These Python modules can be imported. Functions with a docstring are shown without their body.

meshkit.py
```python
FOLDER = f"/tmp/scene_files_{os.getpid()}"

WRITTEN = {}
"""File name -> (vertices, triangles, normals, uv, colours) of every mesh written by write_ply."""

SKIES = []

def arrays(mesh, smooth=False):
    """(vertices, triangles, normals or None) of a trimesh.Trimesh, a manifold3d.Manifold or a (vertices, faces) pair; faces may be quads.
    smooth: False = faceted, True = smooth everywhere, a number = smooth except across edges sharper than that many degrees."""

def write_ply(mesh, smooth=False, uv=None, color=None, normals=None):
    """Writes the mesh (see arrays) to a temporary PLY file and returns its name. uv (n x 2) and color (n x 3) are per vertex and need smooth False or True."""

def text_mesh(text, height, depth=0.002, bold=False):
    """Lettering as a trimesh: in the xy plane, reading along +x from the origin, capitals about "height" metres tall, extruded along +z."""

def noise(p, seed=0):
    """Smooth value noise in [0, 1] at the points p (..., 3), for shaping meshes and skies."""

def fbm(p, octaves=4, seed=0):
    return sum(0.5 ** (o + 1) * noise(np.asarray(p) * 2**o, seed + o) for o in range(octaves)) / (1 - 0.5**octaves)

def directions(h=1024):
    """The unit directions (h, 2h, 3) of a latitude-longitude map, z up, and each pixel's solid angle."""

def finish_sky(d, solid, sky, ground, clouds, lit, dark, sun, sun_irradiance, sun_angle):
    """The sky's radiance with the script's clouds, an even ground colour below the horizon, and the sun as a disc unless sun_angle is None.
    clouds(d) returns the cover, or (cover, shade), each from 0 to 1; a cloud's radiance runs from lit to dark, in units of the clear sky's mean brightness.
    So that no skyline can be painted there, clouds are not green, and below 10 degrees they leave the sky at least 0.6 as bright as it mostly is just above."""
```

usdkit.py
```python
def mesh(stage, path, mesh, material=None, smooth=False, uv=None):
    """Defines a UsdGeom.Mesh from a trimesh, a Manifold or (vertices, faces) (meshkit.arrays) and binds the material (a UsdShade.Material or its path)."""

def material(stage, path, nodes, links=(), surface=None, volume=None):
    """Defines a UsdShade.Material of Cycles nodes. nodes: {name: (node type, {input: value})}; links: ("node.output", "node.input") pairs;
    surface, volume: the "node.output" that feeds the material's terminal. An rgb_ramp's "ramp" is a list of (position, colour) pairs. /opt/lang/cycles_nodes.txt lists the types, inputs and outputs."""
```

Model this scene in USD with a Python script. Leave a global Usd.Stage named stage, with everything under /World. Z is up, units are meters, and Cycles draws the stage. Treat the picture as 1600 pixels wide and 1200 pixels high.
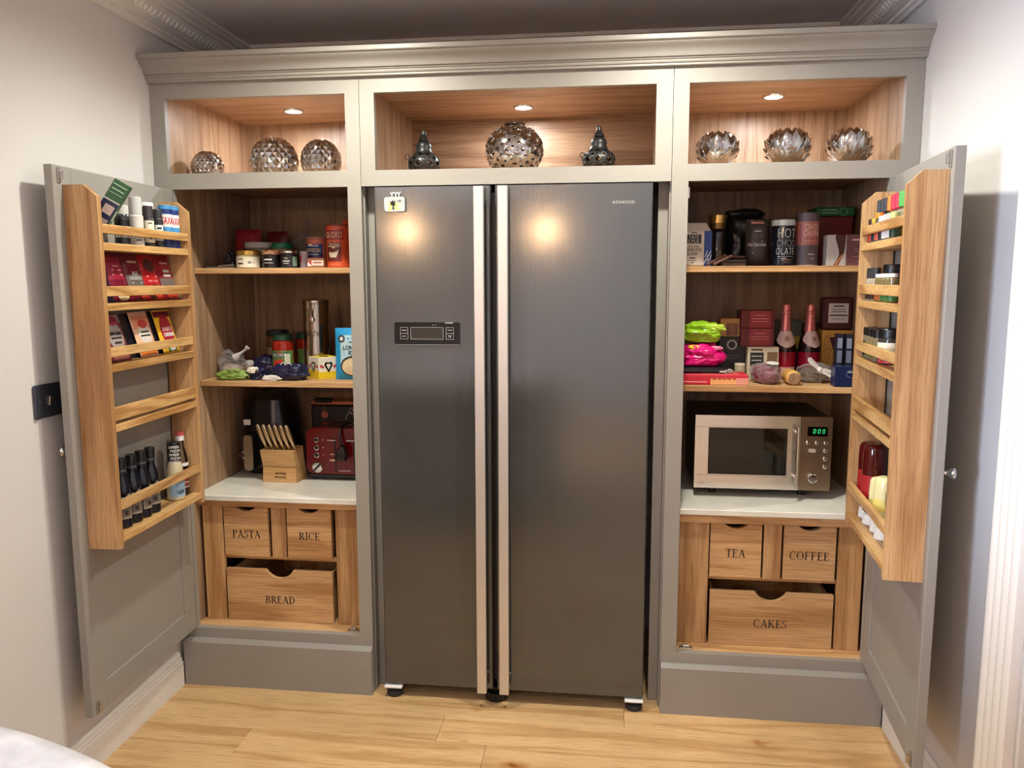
import math, random
import numpy as np
import trimesh, manifold3d, meshkit, usdkit
from shapely.geometry import Polygon, Point, LineString, box as sbox
from shapely.ops import unary_union
from shapely import affinity
from pxr import Usd, UsdGeom, UsdLux, UsdShade, Gf, Sdf

stage = Usd.Stage.CreateInMemory()
UsdGeom.SetStageUpAxis(stage, UsdGeom.Tokens.z)
UsdGeom.SetStageMetersPerUnit(stage, 1.0)
stage.SetDefaultPrim(UsdGeom.Xform.Define(stage, '/World').GetPrim())
UsdGeom.Scope.Define(stage, '/World/Looks')
rng = random.Random(7)
PI = math.pi

# ------------------------------------------------------------------ camera, light, exposure
EXPOSURE = 0.38
CAM = dict(pos=(0.3115, -2.5674, 1.4559), yaw=0.12, pitch=0.1297, roll=-0.002, f=1229.6)
CEIL = 2.39
DOWN_W, UNSEEN_PEND_W, PUCK_E, UNSEEN_WINDOW_W = (4.5, 4.5, 0.15, 0.15, 0.7, 0.7), 210.0, 480.0, 95.0
DOWN_COL, UNSEEN_PEND_COL, PUCK_COL, SKY_COL = (1.0, 0.985, 0.88), (1.0, 0.58, 0.30), (0.93, 0.95, 1.0), (0.62, 0.72, 1.0)
CONE, SPOT_GAIN = 80.0, 1.0
DOWN_SPOTS = [(-0.44, -0.42), (0.50, -0.42), (-0.44, -1.75), (0.50, -1.75), (-0.9, -3.6), (0.9, -3.6)]  # front pair set from cast shadows; the rows behind are unseen, lighting the room


def make_camera():
    cam = UsdGeom.Camera.Define(stage, '/World/Camera')
    y, p, r = CAM['yaw'], CAM['pitch'], CAM['roll']
    fw = np.array([-math.sin(y) * math.cos(p), math.cos(y) * math.cos(p), -math.sin(p)])
    ri = np.array([math.cos(y), math.sin(y), 0.0])
    up = np.cross(ri, fw)
    r2, u2 = math.cos(r) * ri + math.sin(r) * up, -math.sin(r) * ri + math.cos(r) * up
    m = Gf.Matrix4d(*r2, 0, *u2, 0, *(-fw), 0, *CAM['pos'], 1)
    cam.AddTransformOp().Set(m)
    cam.CreateHorizontalApertureAttr(36.0)
    cam.CreateVerticalApertureAttr(27.0)
    cam.CreateFocalLengthAttr(CAM['f'] / 1600 * 36)
    cam.CreateClippingRangeAttr(Gf.Vec2f(0.02, 100))
    cam.CreateExposureAttr(EXPOSURE)


make_camera()
dome = UsdLux.DomeLight.Define(stage, '/World/Sky')
dome.CreateIntensityAttr(0.15)
dome.CreateColorAttr(Gf.Vec3f(0.7, 0.8, 1.0))


def down_light(name, loc, radius, power, color):
    l = UsdLux.SphereLight.Define(stage, '/World/' + name)
    l.AddTranslateOp().Set(Gf.Vec3d(*loc))
    l.CreateRadiusAttr(radius)
    l.CreateIntensityAttr(power / (PI * radius * radius) * SPOT_GAIN)
    l.CreateColorAttr(Gf.Vec3f(*color))
    sh = UsdLux.ShapingAPI.Apply(l.GetPrim())                       # a recessed fitting throws a beam, not a half sphere
    sh.CreateShapingConeAngleAttr(CONE)
    sh.CreateShapingConeSoftnessAttr(1.0)


for i, (x, y) in enumerate(DOWN_SPOTS):
    down_light('DownLight_%02d' % i, (x, y, CEIL - 0.05), 0.035, DOWN_W[i], DOWN_COL)
w = UsdLux.RectLight.Define(stage, '/World/WindowLight')            # daylight at an unseen window, out of view, cooling the lower fronts
w.AddTranslateOp().Set(Gf.Vec3d(-3.35, -4.1, 1.45))
w.AddRotateXYZOp().Set(Gf.Vec3f(90, 0, -90))
w.CreateWidthAttr(1.5)
w.CreateHeightAttr(1.3)
w.CreateIntensityAttr(UNSEEN_WINDOW_W)
w.CreateColorAttr(Gf.Vec3f(*SKY_COL))


# ------------------------------------------------------------------ materials
def lin(c):
    c = np.asarray(c, float) / 255
    return tuple(np.where(c <= 0.04045, c / 12.92, ((c + 0.055) / 1.055) ** 2.4))


_mats = {}


def mat(c, rough=0.5, metal=0.0, name='paint', **kw):
    key = (name, tuple(c), rough, metal, tuple(sorted(kw.items())))
    if key not in _mats:
        _mats[key] = usdkit.material(stage, '/World/Looks/%s_%03d' % (name, len(_mats)), {'p': ('principled_bsdf', dict(base_color=lin(c), roughness=rough, metallic=metal, **kw))}, surface='p.BSDF')
    return _mats[key]


def noisy(name, c1, c2, scale, rough=0.5, metal=0.0, bump=0.0, detail=4, stops=(0.35, 0.65), bscale=None, **kw):
    n = {'tc': ('texture_coordinate', {}), 'n': ('noise_texture', dict(scale=scale, detail=detail)),
         'r': ('rgb_ramp', {'ramp': [(stops[0], lin(c1)), (stops[1], lin(c2))]}),
         'p': ('principled_bsdf', dict(roughness=rough, metallic=metal, **kw))}
    l = [('tc.object', 'n.vector'), ('n.fac', 'r.fac'), ('r.color', 'p.base_color')]
    if bump:
        n['b'] = ('bump', dict(strength=bump, distance=0.002))
        n['n2'] = ('noise_texture', dict(scale=bscale or scale * 3, detail=3))
        l += [('tc.object', 'n2.vector'), ('n2.fac', 'b.height'), ('b.normal', 'p.normal')]
    return usdkit.material(stage, '/World/Looks/' + name, n, l, surface='p.BSDF')


def oak(name, axis, light, mid, dark, rough=0.42, ring=26.0, knots=False, k=1.0):
    """Oak: growth rings as bands of a stretched noise, fine pores along the grain; grain runs along the axis."""
    s = [9.0 * k] * 3
    s['xyz'.index(axis)] = 0.75 * k
    f = [420.0] * 3
    f['xyz'.index(axis)] = 9.0
    n = {'tc': ('texture_coordinate', {}), 'oi': ('object_info', {}), 'mu': ('math', dict(math_type='multiply', value2=37.0)), 'cx': ('combine_xyz', {}),
         'm1': ('mapping', dict(scale=s)), 'm2': ('mapping', dict(scale=f)),
         'n1': ('noise_texture', dict(scale=1.0, detail=2.5, roughness=0.45, distortion=0.25)), 'rg': ('math', dict(math_type='multiply', value2=ring)),
         'sn': ('math', dict(math_type='sine')), 'mr': ('map_range', dict(from_min=-1.0, from_max=1.0)),
         'ramp': ('rgb_ramp', {'ramp': [(0.0, lin(dark)), (0.25, lin(mid)), (0.8, lin(light)), (1.0, lin(light))]}),
         'n2': ('noise_texture', dict(scale=1.0, detail=3)), 'rp': ('rgb_ramp', {'ramp': [(0.36, (0.62, 0.55, 0.48)), (0.52, (1, 1, 1))]}),
         'mx': ('mix', dict(mix_type='multiply', fac=0.75)),
         'n3': ('noise_texture', dict(scale=2.2, detail=2)), 'r3': ('rgb_ramp', {'ramp': [(0.3, (0.86, 0.83, 0.78)), (0.7, (1.06, 1.05, 1.02))]}), 'mx2': ('mix', dict(mix_type='multiply', fac=1.0)),
         'vr': ('map_range', dict(from_min=0.0, from_max=1.0, to_min=0.90, to_max=1.08)), 'hs': ('hsv', {}),
         'p': ('principled_bsdf', dict(roughness=rough, specular_ior_level=0.4)), 'b': ('bump', dict(strength=0.12, distance=0.001))}
    l = [('oi.random', 'mu.value1'), ('mu.value', 'cx.x'), ('mu.value', 'cx.y'), ('mu.value', 'cx.z'), ('cx.vector', 'm1.location'),
         ('tc.object', 'm1.vector'), ('tc.object', 'm2.vector'), ('m1.vector', 'n1.vector'), ('n1.fac', 'rg.value1'), ('rg.value', 'sn.value1'), ('sn.value', 'mr.value'), ('mr.result', 'ramp.fac'),
         ('m2.vector', 'n2.vector'), ('n2.fac', 'rp.fac'), ('ramp.color', 'mx.color1'), ('rp.color', 'mx.color2'),
         ('tc.object', 'n3.vector'), ('n3.fac', 'r3.fac'), ('mx.color', 'mx2.color1'), ('r3.color', 'mx2.color2'),
         ('oi.random', 'vr.value'), ('vr.result', 'hs.value'), ('n2.fac', 'b.height'), ('b.normal', 'p.normal')]
    last = 'mx2.color'
    if knots:
        n['vo'] = ('voronoi_texture', dict(scale=1.0, randomness=1.0))
        n['mk'] = ('mapping', dict(scale=(1.9, 4.6, 1.0)))
        n['kn'] = ('noise_texture', dict(scale=26.0, detail=2))
        n['kr'] = ('rgb_ramp', {'ramp': [(0.0, lin((110, 72, 44))), (0.025, lin((140, 98, 60))), (0.055, lin((222, 190, 150))), (0.11, (1, 1, 1))]})
        n['mx3'] = ('mix', dict(mix_type='multiply', fac=1.0))
        n['mko'] = ('mix', dict(mix_type='add', fac=0.10))
        l += [('tc.object', 'mk.vector'), ('cx.vector', 'mk.location'), ('tc.object', 'kn.vector'), ('mk.vector', 'mko.color1'), ('kn.color', 'mko.color2'), ('mko.color', 'vo.vector'), ('vo.distance', 'kr.fac'), ('mx2.color', 'mx3.color1'), ('kr.color', 'mx3.color2')]
        last = 'mx3.color'
    l += [(last, 'hs.color'), ('hs.color', 'p.base_color')]
    return usdkit.material(stage, '/World/Looks/' + name, n, l, surface='p.BSDF')


PAINT = noisy('taupe_paint', (146, 141, 132), (150, 145, 136), 3.0, rough=0.42, bump=0.03, bscale=140)
WALL = noisy('cream_wall', (205, 201, 195), (211, 207, 201), 1.5, rough=0.85, bump=0.05, bscale=160)
CEILM = noisy('ceiling_paint', (236, 230, 227), (240, 234, 231), 1.5, rough=0.9)
TRIMW = mat((226, 220, 210), 0.42, name='white_gloss')
OAKZ = oak('oak_vertical', 'z', (210, 170, 122), (200, 158, 109), (180, 136, 90))
OAKX = oak('oak_across', 'x', (214, 174, 126), (204, 162, 112), (184, 140, 93))
OAKY = oak('oak_deep', 'y', (212, 172, 122), (202, 158, 109), (180, 136, 90))
VENZ = oak('oak_veneer_vertical', 'z', (176, 146, 117), (168, 138, 109), (150, 120, 92), ring=34)
VENX = oak('oak_veneer_across', 'x', (172, 140, 111), (162, 130, 102), (144, 112, 84), ring=34)
RACKZ = oak('rack_oak_vertical', 'z', (212, 172, 124), (202, 158, 109), (182, 137, 90), ring=22)
RACKY = oak('rack_oak_along', 'y', (212, 172, 116), (199, 156, 100), (174, 128, 76), ring=34)
FLOORM = oak('floor_oak', 'x', (220, 184, 134), (213, 175, 124), (197, 156, 105), rough=0.38, ring=30, knots=True, k=0.8)
BEECH = oak('beech', 'x', (226, 186, 132), (218, 176, 120), (204, 160, 104), ring=12)
INK = mat((52, 34, 24), 0.6, name='engraved_ink')
STONE = noisy('pale_stone', (222, 220, 206), (236, 234, 222), 9, rough=0.25, detail=8)
MARBLE = noisy('white_marble', (172, 172, 174), (222, 220, 217), 5, rough=0.22, detail=10, stops=(0.36, 0.5))
CHROME = mat((215, 215, 215), 0.12, 1.0, name='chrome')
STEEL = mat((190, 186, 178), 0.3, 1.0, name='steel')
SILVER = noisy('silver_glaze', (176, 173, 170), (196, 193, 190), 20, rough=0.12, metal=1.0)
GUNMETAL = noisy('dark_pewter', (50, 50, 49), (68, 68, 65), 12, rough=0.36, metal=0.7)
BLACK = mat((14, 14, 15), 0.35, name='black_plastic')
GLOSSBLACK = mat((8, 8, 10), 0.08, name='black_gloss')
WHITE = mat((232, 230, 224), 0.45, name='white_print')
CREAM = mat((226, 216, 190), 0.5, name='cream_print')
RUBBER = mat((40, 42, 46), 0.7, name='grey_rubber')
GLASS = usdkit.material(stage, '/World/Looks/clear_glass', {'t': ('transparent_bsdf', dict(color=(0.93, 0.95, 0.95))), 'g': ('glossy_bsdf', dict(color=(1, 1, 1), roughness=0.04)), 'f': ('fresnel', dict(IOR=1.5)), 'm': ('mix_closure', {})},
                        [('f.fac', 'm.fac'), ('t.BSDF', 'm.closure1'), ('g.BSDF', 'm.closure2')], surface='m.closure')
FILM = usdkit.material(stage, '/World/Looks/plastic_film', {'t': ('transparent_bsdf', dict(color=(0.86, 0.85, 0.84))), 'g': ('principled_bsdf', dict(base_color=(0.62, 0.6, 0.58), roughness=0.12)), 'w': ('layer_weight', dict(blend=0.35)), 'a': ('math', dict(math_type='multiply_add', value2=0.45, value3=0.07)), 'm': ('mix_closure', {})},
                       [('w.facing', 'a.value1'), ('a.value', 'm.fac'), ('t.BSDF', 'm.closure1'), ('g.BSDF', 'm.closure2')], surface='m.closure')


def brushed(name, c, rough, along='z', metal=1.0, aniso=0.0):
    s = [900.0, 900.0, 900.0]
    s['xyz'.index(along)] = 3.0
    n = {'tc': ('texture_coordinate', {}), 'm': ('mapping', dict(scale=s)), 'n': ('noise_texture', dict(scale=1.0, detail=2)), 'mr': ('map_range', dict(to_min=rough - 0.05, to_max=rough + 0.05)),
         'b': ('bump', dict(strength=0.012, distance=0.0004)), 'p': ('principled_bsdf', dict(base_color=lin(c), metallic=metal, roughness=rough))}
    return usdkit.material(stage, '/World/Looks/' + name, n, [('tc.object', 'm.vector'), ('m.vector', 'n.vector'), ('n.fac', 'mr.value'), ('mr.result', 'p.roughness'), ('n.fac', 'b.height'), ('b.normal', 'p.normal')], surface='p.BSDF')


FRIDGE = brushed('graphite_steel', (102, 104, 103), 0.15, 'z', metal=0.72)
HANDLE = brushed('satin_aluminium', (216, 212, 206), 0.38, 'z', metal=0.75)
MWSTEEL = brushed('microwave_steel', (220, 217, 210), 0.22, 'x', metal=0.92)


def emit(name, color, strength):
    return usdkit.material(stage, '/World/Looks/' + name, {'e': ('emission', dict(color=color, strength=strength))}, surface='e.emission')


# ------------------------------------------------------------------ mesh helpers
def cat(*ms):
    return trimesh.util.concatenate([m for m in ms if m is not None])


def box(x0, x1, y0, y1, z0, z1, b=0.0012):
    b = min(b, abs(x1 - x0) * 0.45, abs(y1 - y0) * 0.45, abs(z1 - z0) * 0.45)
    lo, hi = np.array([x0, y0, z0]), np.array([x1, y1, z1])
    if b <= 0:
        return trimesh.creation.box(bounds=[lo, hi])
    pts = []
    for c in np.ndindex(2, 2, 2):
        p = np.where(np.array(c) == 1, hi, lo)
        d = np.where(np.array(c) == 1, -b, b)
        for k in range(3):
            q = p + d
            q[k] = p[k]
            pts.append(q)
    return trimesh.convex.convex_hull(np.array(pts))


def lathe(prof, seg=32, cap=True):
    """Revolve (r, z) points about z; the profile runs from bottom to top on the outside."""
    prof = [(max(r, 0.0), z) for r, z in prof]
    if cap:
        if prof[0][0] > 1e-6:
            prof = [(0.0, prof[0][1])] + prof
        if prof[-1][0] > 1e-6:
            prof = prof + [(0.0, prof[-1][1])]
    a = np.arange(seg) * 2 * PI / seg
    v, rows = [], []
    for r, z in prof:
        if r < 1e-6:
            rows.append([len(v)] * seg)
            v.append((0, 0, z))
        else:
            rows.append(list(range(len(v), len(v) + seg)))
            v += [(r * math.cos(t), r * math.sin(t), z) for t in a]
    f = []
    for p, q in zip(rows[:-1], rows[1:]):
        for i in range(seg):
            j = (i + 1) % seg
            if p[i] != p[j]:
                f.append((p[i], p[j], q[j]))
            if q[i] != q[j]:
                f.append((p[i], q[j], q[i]))
    return trimesh.Trimesh(np.array(v), np.array(f), process=False)


def cyl(r, z0, z1, seg=32, b=0.001):
    b = min(b, r * 0.4, (z1 - z0) * 0.4)
    return lathe([(r - b, z0), (r, z0 + b), (r, z1 - b), (r - b, z1)], seg)


def tube(path, r, seg=8):
    path = np.asarray(path, float)
    n = len(path)
    rs = np.broadcast_to(np.asarray(r, float), n)
    t = np.gradient(path, axis=0)
    t /= np.linalg.norm(t, axis=1)[:, None]
    up = np.array([0, 0, 1.0]) if abs(t[0][2]) < 0.9 else np.array([1.0, 0, 0])
    v = []
    for i in range(n):
        a = np.cross(t[i], up)
        a /= np.linalg.norm(a)
        b = np.cross(a, t[i])
        up = b
        for k in range(seg):
            th = 2 * PI * k / seg
            v.append(path[i] + rs[i] * (math.cos(th) * a + math.sin(th) * b))
    f = []
    for i in range(n - 1):
        for k in range(seg):
            j = (k + 1) % seg
            a, b, c, d = i * seg + k, i * seg + j, (i + 1) * seg + j, (i + 1) * seg + k
            f += [(a, c, b), (a, d, c)]
    v += [path[0], path[-1]]
    for k in range(seg):
        j = (k + 1) % seg
        f += [(n * seg, k, j), (n * seg + 1, (n - 1) * seg + j, (n - 1) * seg + k)]
    m = trimesh.Trimesh(np.array(v), np.array(f), process=False)
    m.fix_normals()
    return m


def extr(poly, axis, a, b):
    """Extrude a polygon: axis 'y' takes (x, z) points, 'x' takes (y, z), 'z' takes (x, y)."""
    p = poly if hasattr(poly, 'geom_type') else Polygon(poly)
    geoms = getattr(p, 'geoms', [p])
    ms = [trimesh.creation.extrude_polygon(g, b - a, engine='earcut') for g in geoms]
    m = cat(*ms)
    M = np.eye(4)
    if axis == 'y':
        M[:3, :3] = [[1, 0, 0], [0, 0, -1], [0, 1, 0]]
        M[1, 3] = b
    elif axis == 'x':
        M[:3, :3] = [[0, 0, 1], [1, 0, 0], [0, 1, 0]]
        M[0, 3] = a
    else:
        M[2, 3] = a
    m.apply_transform(M)
    return m


def moved(m, t=(0, 0, 0), rz=0.0, rx=0.0, ry=0.0, s=None):
    m = m.copy()
    if s is not None:
        m.apply_scale(s)
    for ang, ax in ((rx, (1, 0, 0)), (ry, (0, 1, 0)), (rz, (0, 0, 1))):
        if ang:
            m.apply_transform(trimesh.transformations.rotation_matrix(ang, ax))
    m.apply_translation(t)
    return m


def to_tri(man):
    m = man.to_mesh()
    return trimesh.Trimesh(m.vert_properties[:, :3], m.tri_verts, process=False)


def patch(r, z0, z1, a0, a1, n=14, r1=None):
    """A printed band on a round body; angles from the front (-y), towards +x."""
    r1 = r if r1 is None else r1
    a = np.linspace(a0, a1, n + 1)
    v = [(q * math.sin(t), -q * math.cos(t), z) for t in a for q, z in ((r, z0), (r1, z1))]
    f = []
    for i in range(n):
        f += [(2 * i, 2 * i + 2, 2 * i + 3), (2 * i, 2 * i + 3, 2 * i + 1)]
    return trimesh.Trimesh(np.array(v), np.array(f), process=False)


_txt = {}


def text(s, h, w=None, bold=False, depth=0.0004):
    """Flat text centred on the origin in x and y."""
    k = (s, bold)
    if k not in _txt:
        _txt[k] = meshkit.text_mesh(s, 0.1, 0.001, bold)
    m = _txt[k].copy()
    c = m.bounds.mean(0)
    m.apply_translation((-c[0], -0.05 if len(s) > 1 or True else -c[1], 0))
    sx = h / 0.1
    if w:
        sx = w / (m.bounds[1][0] - m.bounds[0][0])
    m.apply_transform(np.diag([sx, h / 0.1, depth / 0.001, 1]))
    return m


FR = np.array([[1, 0, 0, 0], [0, 0, -1, 0], [0, 1, 0, 0], [0, 0, 0, 1.0]])


def ftext(s, h, x, z, y, w=None, bold=False, tilt=0.0):
    """Text on a front face (towards -y) whose plane is at y."""
    if s == '~':                                                   # print too small to read: a plain bar
        return box(x - w / 2, x + w / 2, y - 0.0003, y, z - h * 0.2, z + h * 0.2, 0)
    m = text(s, h, w, bold)
    if tilt:
        m.apply_transform(trimesh.transformations.rotation_matrix(tilt, (0, 0, 1)))
    m.apply_transform(FR)
    m.apply_translation((x, y, z))
    return m


def ctext(s, h, r, z, a=0.0, w=None, bold=False):
    """Text bent round a vertical cylinder."""
    if s == '~':
        return patch(r + 0.0002, z - h * 0.2, z + h * 0.2, a - w / 2 / r, a + w / 2 / r, 12)
    m = text(s, h, w, bold).subdivide_to_size(0.005, max_iter=12)    # fine enough to follow the curve
    v = m.vertices.copy()
    t = v[:, 0] / r + a
    q = r + v[:, 2]
    m.vertices = np.stack([q * np.sin(t), -q * np.cos(t), v[:, 1] + z], 1)
    return m


def lines(x, z, y, ws, dz, h=0.0012):
    """Rows of small print as thin bars on a front face."""
    return cat(*[box(x - w_ / 2, x + w_ / 2, y - 0.0003, y, z - i * dz - h / 2, z - i * dz + h / 2, 0) for i, w_ in enumerate(ws)])


# serif capitals for the engraved drawers
def _stroke(a, b, w_):
    return LineString([a, b]).buffer(w_ / 2, cap_style=2)


def _serif(x, y, w_=0.3):
    return sbox(x - w_ / 2, y - 0.03, x + w_ / 2, y + 0.03)


def _arc(cx, cy, rx, ry, a0, a1, thick, thin):
    out, inn = [], []
    for t in np.linspace(math.radians(a0), math.radians(a1), 24):
        w_ = thin + (thick - thin) * abs(math.cos(t)) ** 1.3
        out.append((cx + rx * math.cos(t), cy + ry * math.sin(t)))
        inn.append((cx + (rx - w_) * math.cos(t), cy + (ry - thin) * math.sin(t)))
    return Polygon(out + inn[::-1]).buffer(0)


def _glyph(c):
    K, N = 0.15, 0.06
    V = lambda x, y0=0, y1=1: sbox(x - K / 2, y0, x + K / 2, y1)
    Hh = lambda x0, x1, y: sbox(x0, y - N / 2, x1, y + N / 2)
    sf = lambda *p: [_serif(x, 0.03 if y == 0 else 0.97, w_) for x, y, w_ in p]
    if c == 'I':
        return [V(0.17)] + sf((0.17, 0, 0.34), (0.17, 1, 0.34)), 0.34
    if c == 'T':
        return [V(0.32), Hh(0.02, 0.62, 0.97), sbox(0.0, 0.76, 0.05, 1), sbox(0.59, 0.76, 0.64, 1)] + sf((0.32, 0, 0.32)), 0.64
    if c in 'PRB':
        p = [V(0.15), _arc(0.24, 0.74, 0.36, 0.26, -90, 90, K, N), Hh(0.15, 0.25, 0.97), Hh(0.15, 0.25, 0.51)] + sf((0.12, 0, 0.28), (0.12, 1, 0.22))
        if c == 'R':
            p += [_stroke((0.34, 0.52), (0.66, 0.02), K), Hh(0.56, 0.76, 0.03)]
            return p, 0.74
        if c == 'B':
            p += [_arc(0.24, 0.26, 0.41, 0.26, -90, 90, K, N), Hh(0.15, 0.25, 0.03)]
            return p, 0.66
        return p, 0.6
    if c == 'D':
        return [V(0.15), _arc(0.22, 0.5, 0.52, 0.5, -90, 90, K, N), Hh(0.1, 0.24, 0.97), Hh(0.1, 0.24, 0.03)] + sf((0.1, 0, 0.2), (0.1, 1, 0.2)), 0.75
    if c == 'A':
        return [_stroke((0.1, 0.0), (0.38, 0.98), N), _stroke((0.37, 0.98), (0.66, 0.0), K), Hh(0.2, 0.56, 0.34)] + sf((0.1, 0, 0.22), (0.66, 0, 0.28)), 0.76
    if c == 'S':
        return [_arc(0.28, 0.755, 0.24, 0.245, 20, 270, 0.11, N), _arc(0.28, 0.25, 0.26, 0.26, -160, 90, 0.12, N), sbox(0.47, 0.72, 0.51, 1), sbox(0.02, 0, 0.06, 0.26)], 0.55
    if c in 'CO':
        p = [_arc(0.4, 0.5, 0.4, 0.52, 48 if c == 'C' else 0, 312 if c == 'C' else 180, K, N)]
        if c == 'O':
            p.append(_arc(0.4, 0.5, 0.4, 0.52, 180, 360, K, N))
            return p, 0.8
        return p + [sbox(0.65, 0.68, 0.69, 1)], 0.72
    if c in 'EF':
        p = [V(0.15), Hh(0.1, 0.56, 0.97), Hh(0.15, 0.42, 0.52), sbox(0.53, 0.78, 0.57, 1), sbox(0.4, 0.42, 0.44, 0.62)] + sf((0.12, 0, 0.28), (0.1, 1, 0.2))
        if c == 'E':
            p += [Hh(0.1, 0.6, 0.03), sbox(0.57, 0, 0.61, 0.25)]
        return p, 0.62
    if c == 'K':
        return [V(0.15), _stroke((0.2, 0.42), (0.6, 0.97), N), _stroke((0.32, 0.56), (0.68, 0.02), K)] + sf((0.14, 0, 0.3), (0.14, 1, 0.3), (0.6, 1, 0.24), (0.7, 0, 0.26)), 0.78
    return [], 0.4


def serif_text(s, h, x, z, y):
    gs, at = [], 0.0
    for c in s:
        g, adv = _glyph(c)
        gs += [affinity.translate(p, at, 0) for p in g]
        at += adv + 0.1
    u = affinity.scale(affinity.translate(unary_union(gs), -at / 2 + 0.05, -0.5), h, h, origin=(0, 0))
    m = extr(u, 'y', -0.0005, 0.0)
    m.apply_translation((x, y, z))
    return m


# ------------------------------------------------------------------ scene tree helpers
_names = {}


def numbered(path):
    k = _names.get(path, 0)
    _names[path] = k + 1
    return path if k == 0 else '%s_%03d' % (path, k)


class Thing:
    def __init__(self, path, org=(0, 0, 0)):
        self.path, self.org = path, org


def keys(prim, **kw):
    for k, v in kw.items():
        if v:
            prim.SetCustomDataByKey(k, v)


def T(name, label, category, loc=(0, 0, 0), rz=0.0, group=None, kind=None, rx=0.0, ry=0.0):
    path = numbered('/World/' + name)
    x = UsdGeom.Xform.Define(stage, path)
    x.AddTranslateOp().Set(Gf.Vec3d(*loc))
    if rz or rx or ry:
        x.AddRotateXYZOp().Set(Gf.Vec3f(math.degrees(rx), math.degrees(ry), math.degrees(rz)))
    keys(x.GetPrim(), label=label, category=category, group=group, kind=kind)
    return Thing(path, loc)


def P(parent, name, mesh, m, smooth=False, label=None, world=False, kind=None):
    """A part (or, under a part, a sub-part): one mesh in the frame of its thing."""
    if world:
        mesh = mesh.copy()
        mesh.apply_translation([-c for c in parent.org])
    path = numbered(parent.path + '/' + name)
    p = usdkit.mesh(stage, path, mesh, m, smooth=smooth).GetPrim()
    keys(p, label=label, kind=kind)
    return Thing(path, parent.org)


def S(name, mesh, m, label=None, smooth=False, category=None, kind='structure', top=None):
    path = numbered('/World/' + name)
    p = usdkit.mesh(stage, path, mesh, m, smooth=smooth).GetPrim()
    keys(p, label=label, category=category, kind=kind)
    return Thing(path)


def dup(t, loc, rz=0.0, label=None, group=None, s=1.0):
    """A copy of a thing with its parts, by an internal reference."""
    base = t.path
    stem = base[:-4] if base[-4:-3] == '_' and base[-3:].isdigit() else base
    path = numbered(stem)
    x = UsdGeom.Xform.Define(stage, path)
    prim = x.GetPrim()
    prim.GetReferences().AddInternalReference(base)
    x.ClearXformOpOrder()
    x.AddTranslateOp().Set(Gf.Vec3d(*loc))
    x.AddRotateXYZOp().Set(Gf.Vec3f(0, 0, math.degrees(rz)))
    if s != 1.0:
        x.AddScaleOp().Set(Gf.Vec3f(s, s, s))
    prim.SetInstanceable(True)
    keys(prim, label=label, group=group)
    return Thing(path, loc)

# ------------------------------------------------------------------ the room
XL, XR, YB, YN = -1.2175, 1.2415, 0.665, -1.6         # alcove walls, back wall, where the room widens
S('wall_back', box(XL - 0.1, XR + 0.1, YB, YB + 0.1, 0, CEIL, 0), WALL, 'cream wall behind the fridge and cupboards')
S('wall_left', cat(box(XL - 0.1, XL, YN, YB, 0, CEIL, 0), box(-3.3, XL - 0.1, YN, YN + 0.1, 0, CEIL, 0)), WALL, 'cream painted wall left of the cupboards')
S('wall_right', cat(box(XR, XR + 0.1, -0.80, YB, 0, CEIL, 0), box(XR, XR + 0.1, -1.56, -0.80, 2.06, CEIL, 0), box(XR, 3.3, YN - 0.1, YN + 0.04, 0, CEIL, 0)), WALL, 'cream painted wall right of the cupboards')
S('wall_front', box(-3.3, 3.3, -6.6, -6.5, 0, CEIL, 0), WALL, 'far cream wall of the kitchen')
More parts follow.
